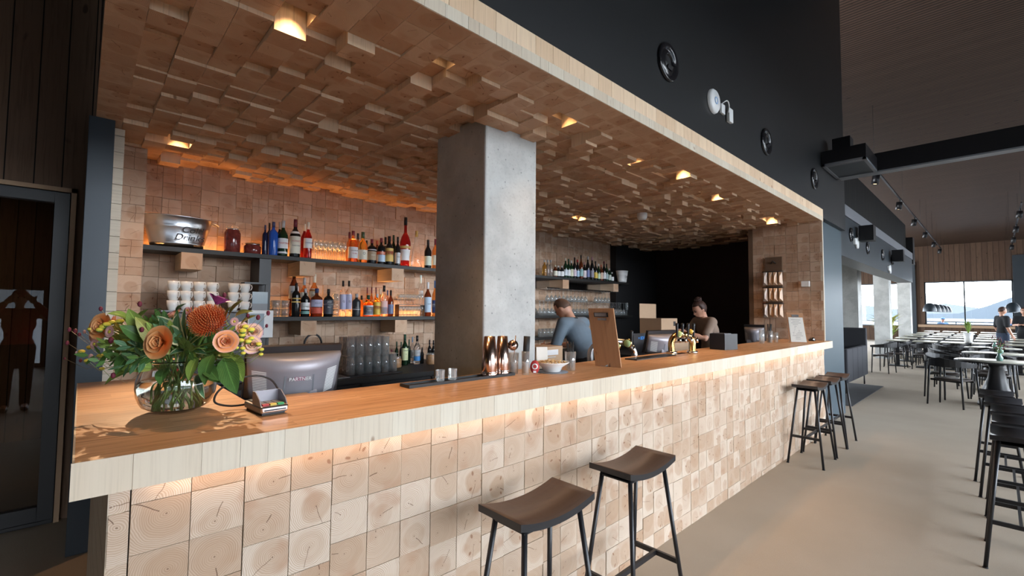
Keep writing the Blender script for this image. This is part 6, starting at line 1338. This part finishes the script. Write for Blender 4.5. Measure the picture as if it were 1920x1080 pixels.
# track lights
for Y, X0, X1, xs, nm in ((1.84, 13.0, 32.5, [13.6, 17.4, 21.0, 24.6, 28.3, 31.5], 'left'), (-.63, 20.5, 32.5, [21.5, 25.2, 28.7, 31.8], 'right')):
    tk = thing('light_track', '%s black lighting track hanging under the slatted ceiling' % nm, 'light track', (0, Y, 4.86)); MB().bb(X0, -.02, 0, X1, .02, .04).build('rail', 'satin_black', tk)
    for q in range(5): x = X0+.3+(X1-X0-.6)*q/4; MB().cyl(.003, .04, CX(x)-4.86, (x, 0, 0), 6).build('suspension_rod', 'satin_black', tk)
    for k, x in enumerate(xs):
        t = thing('track_spotlight', 'black cylinder spotlight, %s from the bar on the %s ceiling track' % (ordn[k], nm), 'spotlight', (x, Y, 4.859), 0, 'track spotlights')
        MB().cyl(.012, -.08, 0, n=8).build('bracket', 'satin_black', t); o = MB().lathe([(1e-4, -.08), (.075, -.08), (.075, -.30), (.065, -.30), (.06, -.27), (1e-4, -.27)], n=20, rot=Matrix.Rotation(radians(8), 3, 'X')).build('lamp_head', 'satin_black', t); MB().cyl(.045, -.285, -.275, n=14, rot=Matrix.Rotation(radians(8), 3, 'X')).build('lens', 'bulb', o)
# pendant lamps
for nm, px0, py0, D0 in (('left', 1743, 576, 16.9), ('right', 1899, 576, 15.6)):
    p0 = onD(px0, py0, D0)
    for k in range(5):
        x = p0.x+2.1*k; t = thing('pendant_lamp', '%s of the %s row of dark bell-shaped pendant lamps' % (['nearest', 'second', 'third', 'fourth', 'farthest'][k], nm), 'pendant lamp', (x, p0.y, p0.z-.16), 0, 'bell pendant lamps')
        MB().lathe([(.20, 0), (.19, .10), (.14, .24), (.08, .30), (.03, .32), (.03, .31), (.075, .29), (.13, .23), (.18, .10), (.192, 0)], n=24).build('lamp_shade', 'steel', t); MB().ball((0, 0, .12), .035, 10).build('bulb', 'bulb', t); MB().cyl(.002, .31, CX(x)-p0.z+.16, n=6).build('cord', 'satin_black', t)
# round jet vents and white devices
def jet(label, loc, r):
    t = thing('jet_nozzle', label, 'air vent', loc); Rx = Matrix.Rotation(radians(90), 3, 'X')
    MB().lathe([(r, 0), (r, .012), (r*.93, .022), (r*.74, .012), (r*.70, -.0+.002), (r*.66, .004), (r*.5, .02), (r*.44, .018), (r*.40, .001)], n=36, rot=Rx).build('ring', 'gloss_black', t); MB().cyl(r*.43, .0, .004, n=24, rot=Rx).build('bore', 'black', t)
    MB().box((0, -.02, -r*.3), (r*.5, .012, r*.2), rot=Matrix.Rotation(radians(20), 3, 'X')).build('vane', 'gloss_black', t); return t
MAT['gloss_black'] = simple('gloss_black', (.012, .012, .014), .18)
for k, (x, y) in enumerate([(1253, 117), (1437, 266), (1527, 335)]): p = onY(x, y, 1.53); jet('round black air nozzle, %s from the left on the black wall above the bar' % ordn[k], (p.x, 1.538, p.z), .135)
p = onY(1338, 190, 1.53); t = thing('wireless_access_point', 'white round disc device on the black wall between two air nozzles', 'device', (p.x, 1.538, p.z)); Rx = Matrix.Rotation(radians(90), 3, 'X')
MB().lathe([(1e-4, .03), (.085, .028), (.098, .015), (.1, 0)], n=36, rot=Rx).build('disc', 'white', t); MB().lathe([(.022, .0305), (.03, .0305), (.03, .033), (.022, .033)], n=24, rot=Rx).build('ring_light', paint((.3, .5, .8)), t)
p = onY(1354, 205, 1.53); t = thing('wall_socket', 'small white socket box with cable right of the white disc', 'socket', (p.x, 1.538, p.z)); MB().bb(-.035, -.02, -.04, .035, 0, .04).build('box', 'white', t, bevel=.003); MB().tube(smooth_path([(-.03, -.01, .03), (.02, -.04, .07), (.09, -.03, .05), (.1, -.02, 0)]), .005, 6).build('cable', 'white', t)
p = onY(1366, 216, 1.53); t = thing('power_adapter', 'white upright adapter box at the right of the small socket', 'adapter', (p.x+.01, 1.538, p.z)); MB().bb(-.04, -.03, -.065, .04, 0, .055).build('box', 'white', t, bevel=.006)
for k, (x, y) in enumerate([(1596, 440), (1627, 465), (1655, 478), (1673, 487)]): p = onY(x, y, 1.61); jet('round black air nozzle, %s along the blue-grey gallery beam' % ordn[k], (p.x, 1.618, p.z), .12)
for k, (x, y) in enumerate([(1606, 456), (1668, 505)]): p = onY(x, y, 1.61); t = thing('wireless_access_point', 'white round disc device, %s on the gallery beam' % ['nearer', 'farther'][k], 'device', (p.x, 1.618, p.z)); MB().cyl(.095, 0, .03, n=24, rot=Rx).build('disc', 'white', t); MB().bb(-.22, -.03, -.04, -.13, 0, .06).build('adapter', 'white', t)
for k, (x, y) in enumerate([(1626, 438), (1684, 480)]): p = onY(x, y, 1.48); t = thing('wall_speaker', 'black box speaker, %s on the gallery ledge' % ['nearer', 'farther'][k], 'speaker', (p.x, 1.598, p.z)); MB().bb(-.12, -.22, -.13, .12, -.02, .13).build('cabinet', 'satin_black', t); MB().bb(-.02, -.02, -.02, .02, 0, .02).build('bracket', 'satin_black', t); MB().bb(-.125, -.2, -.11, -.12, -.04, .11).build('grille', 'black', t)
p = onY(1716, 495, 1.72); t = thing('hall_loudspeaker', 'tall black loudspeaker at the far end of the gallery', 'speaker', (17.52, 1.75, 2.95)); MB().bb(0, -.15, 0, .4, .25, .78).build('cabinet', 'satin_black', t); MB().bb(-.012, -.12, .05, 0, .22, .73).build('grille', 'black', t); MB().bb(.1, .25, .3, .3, .28, .5).build('bracket', 'satin_black', t)
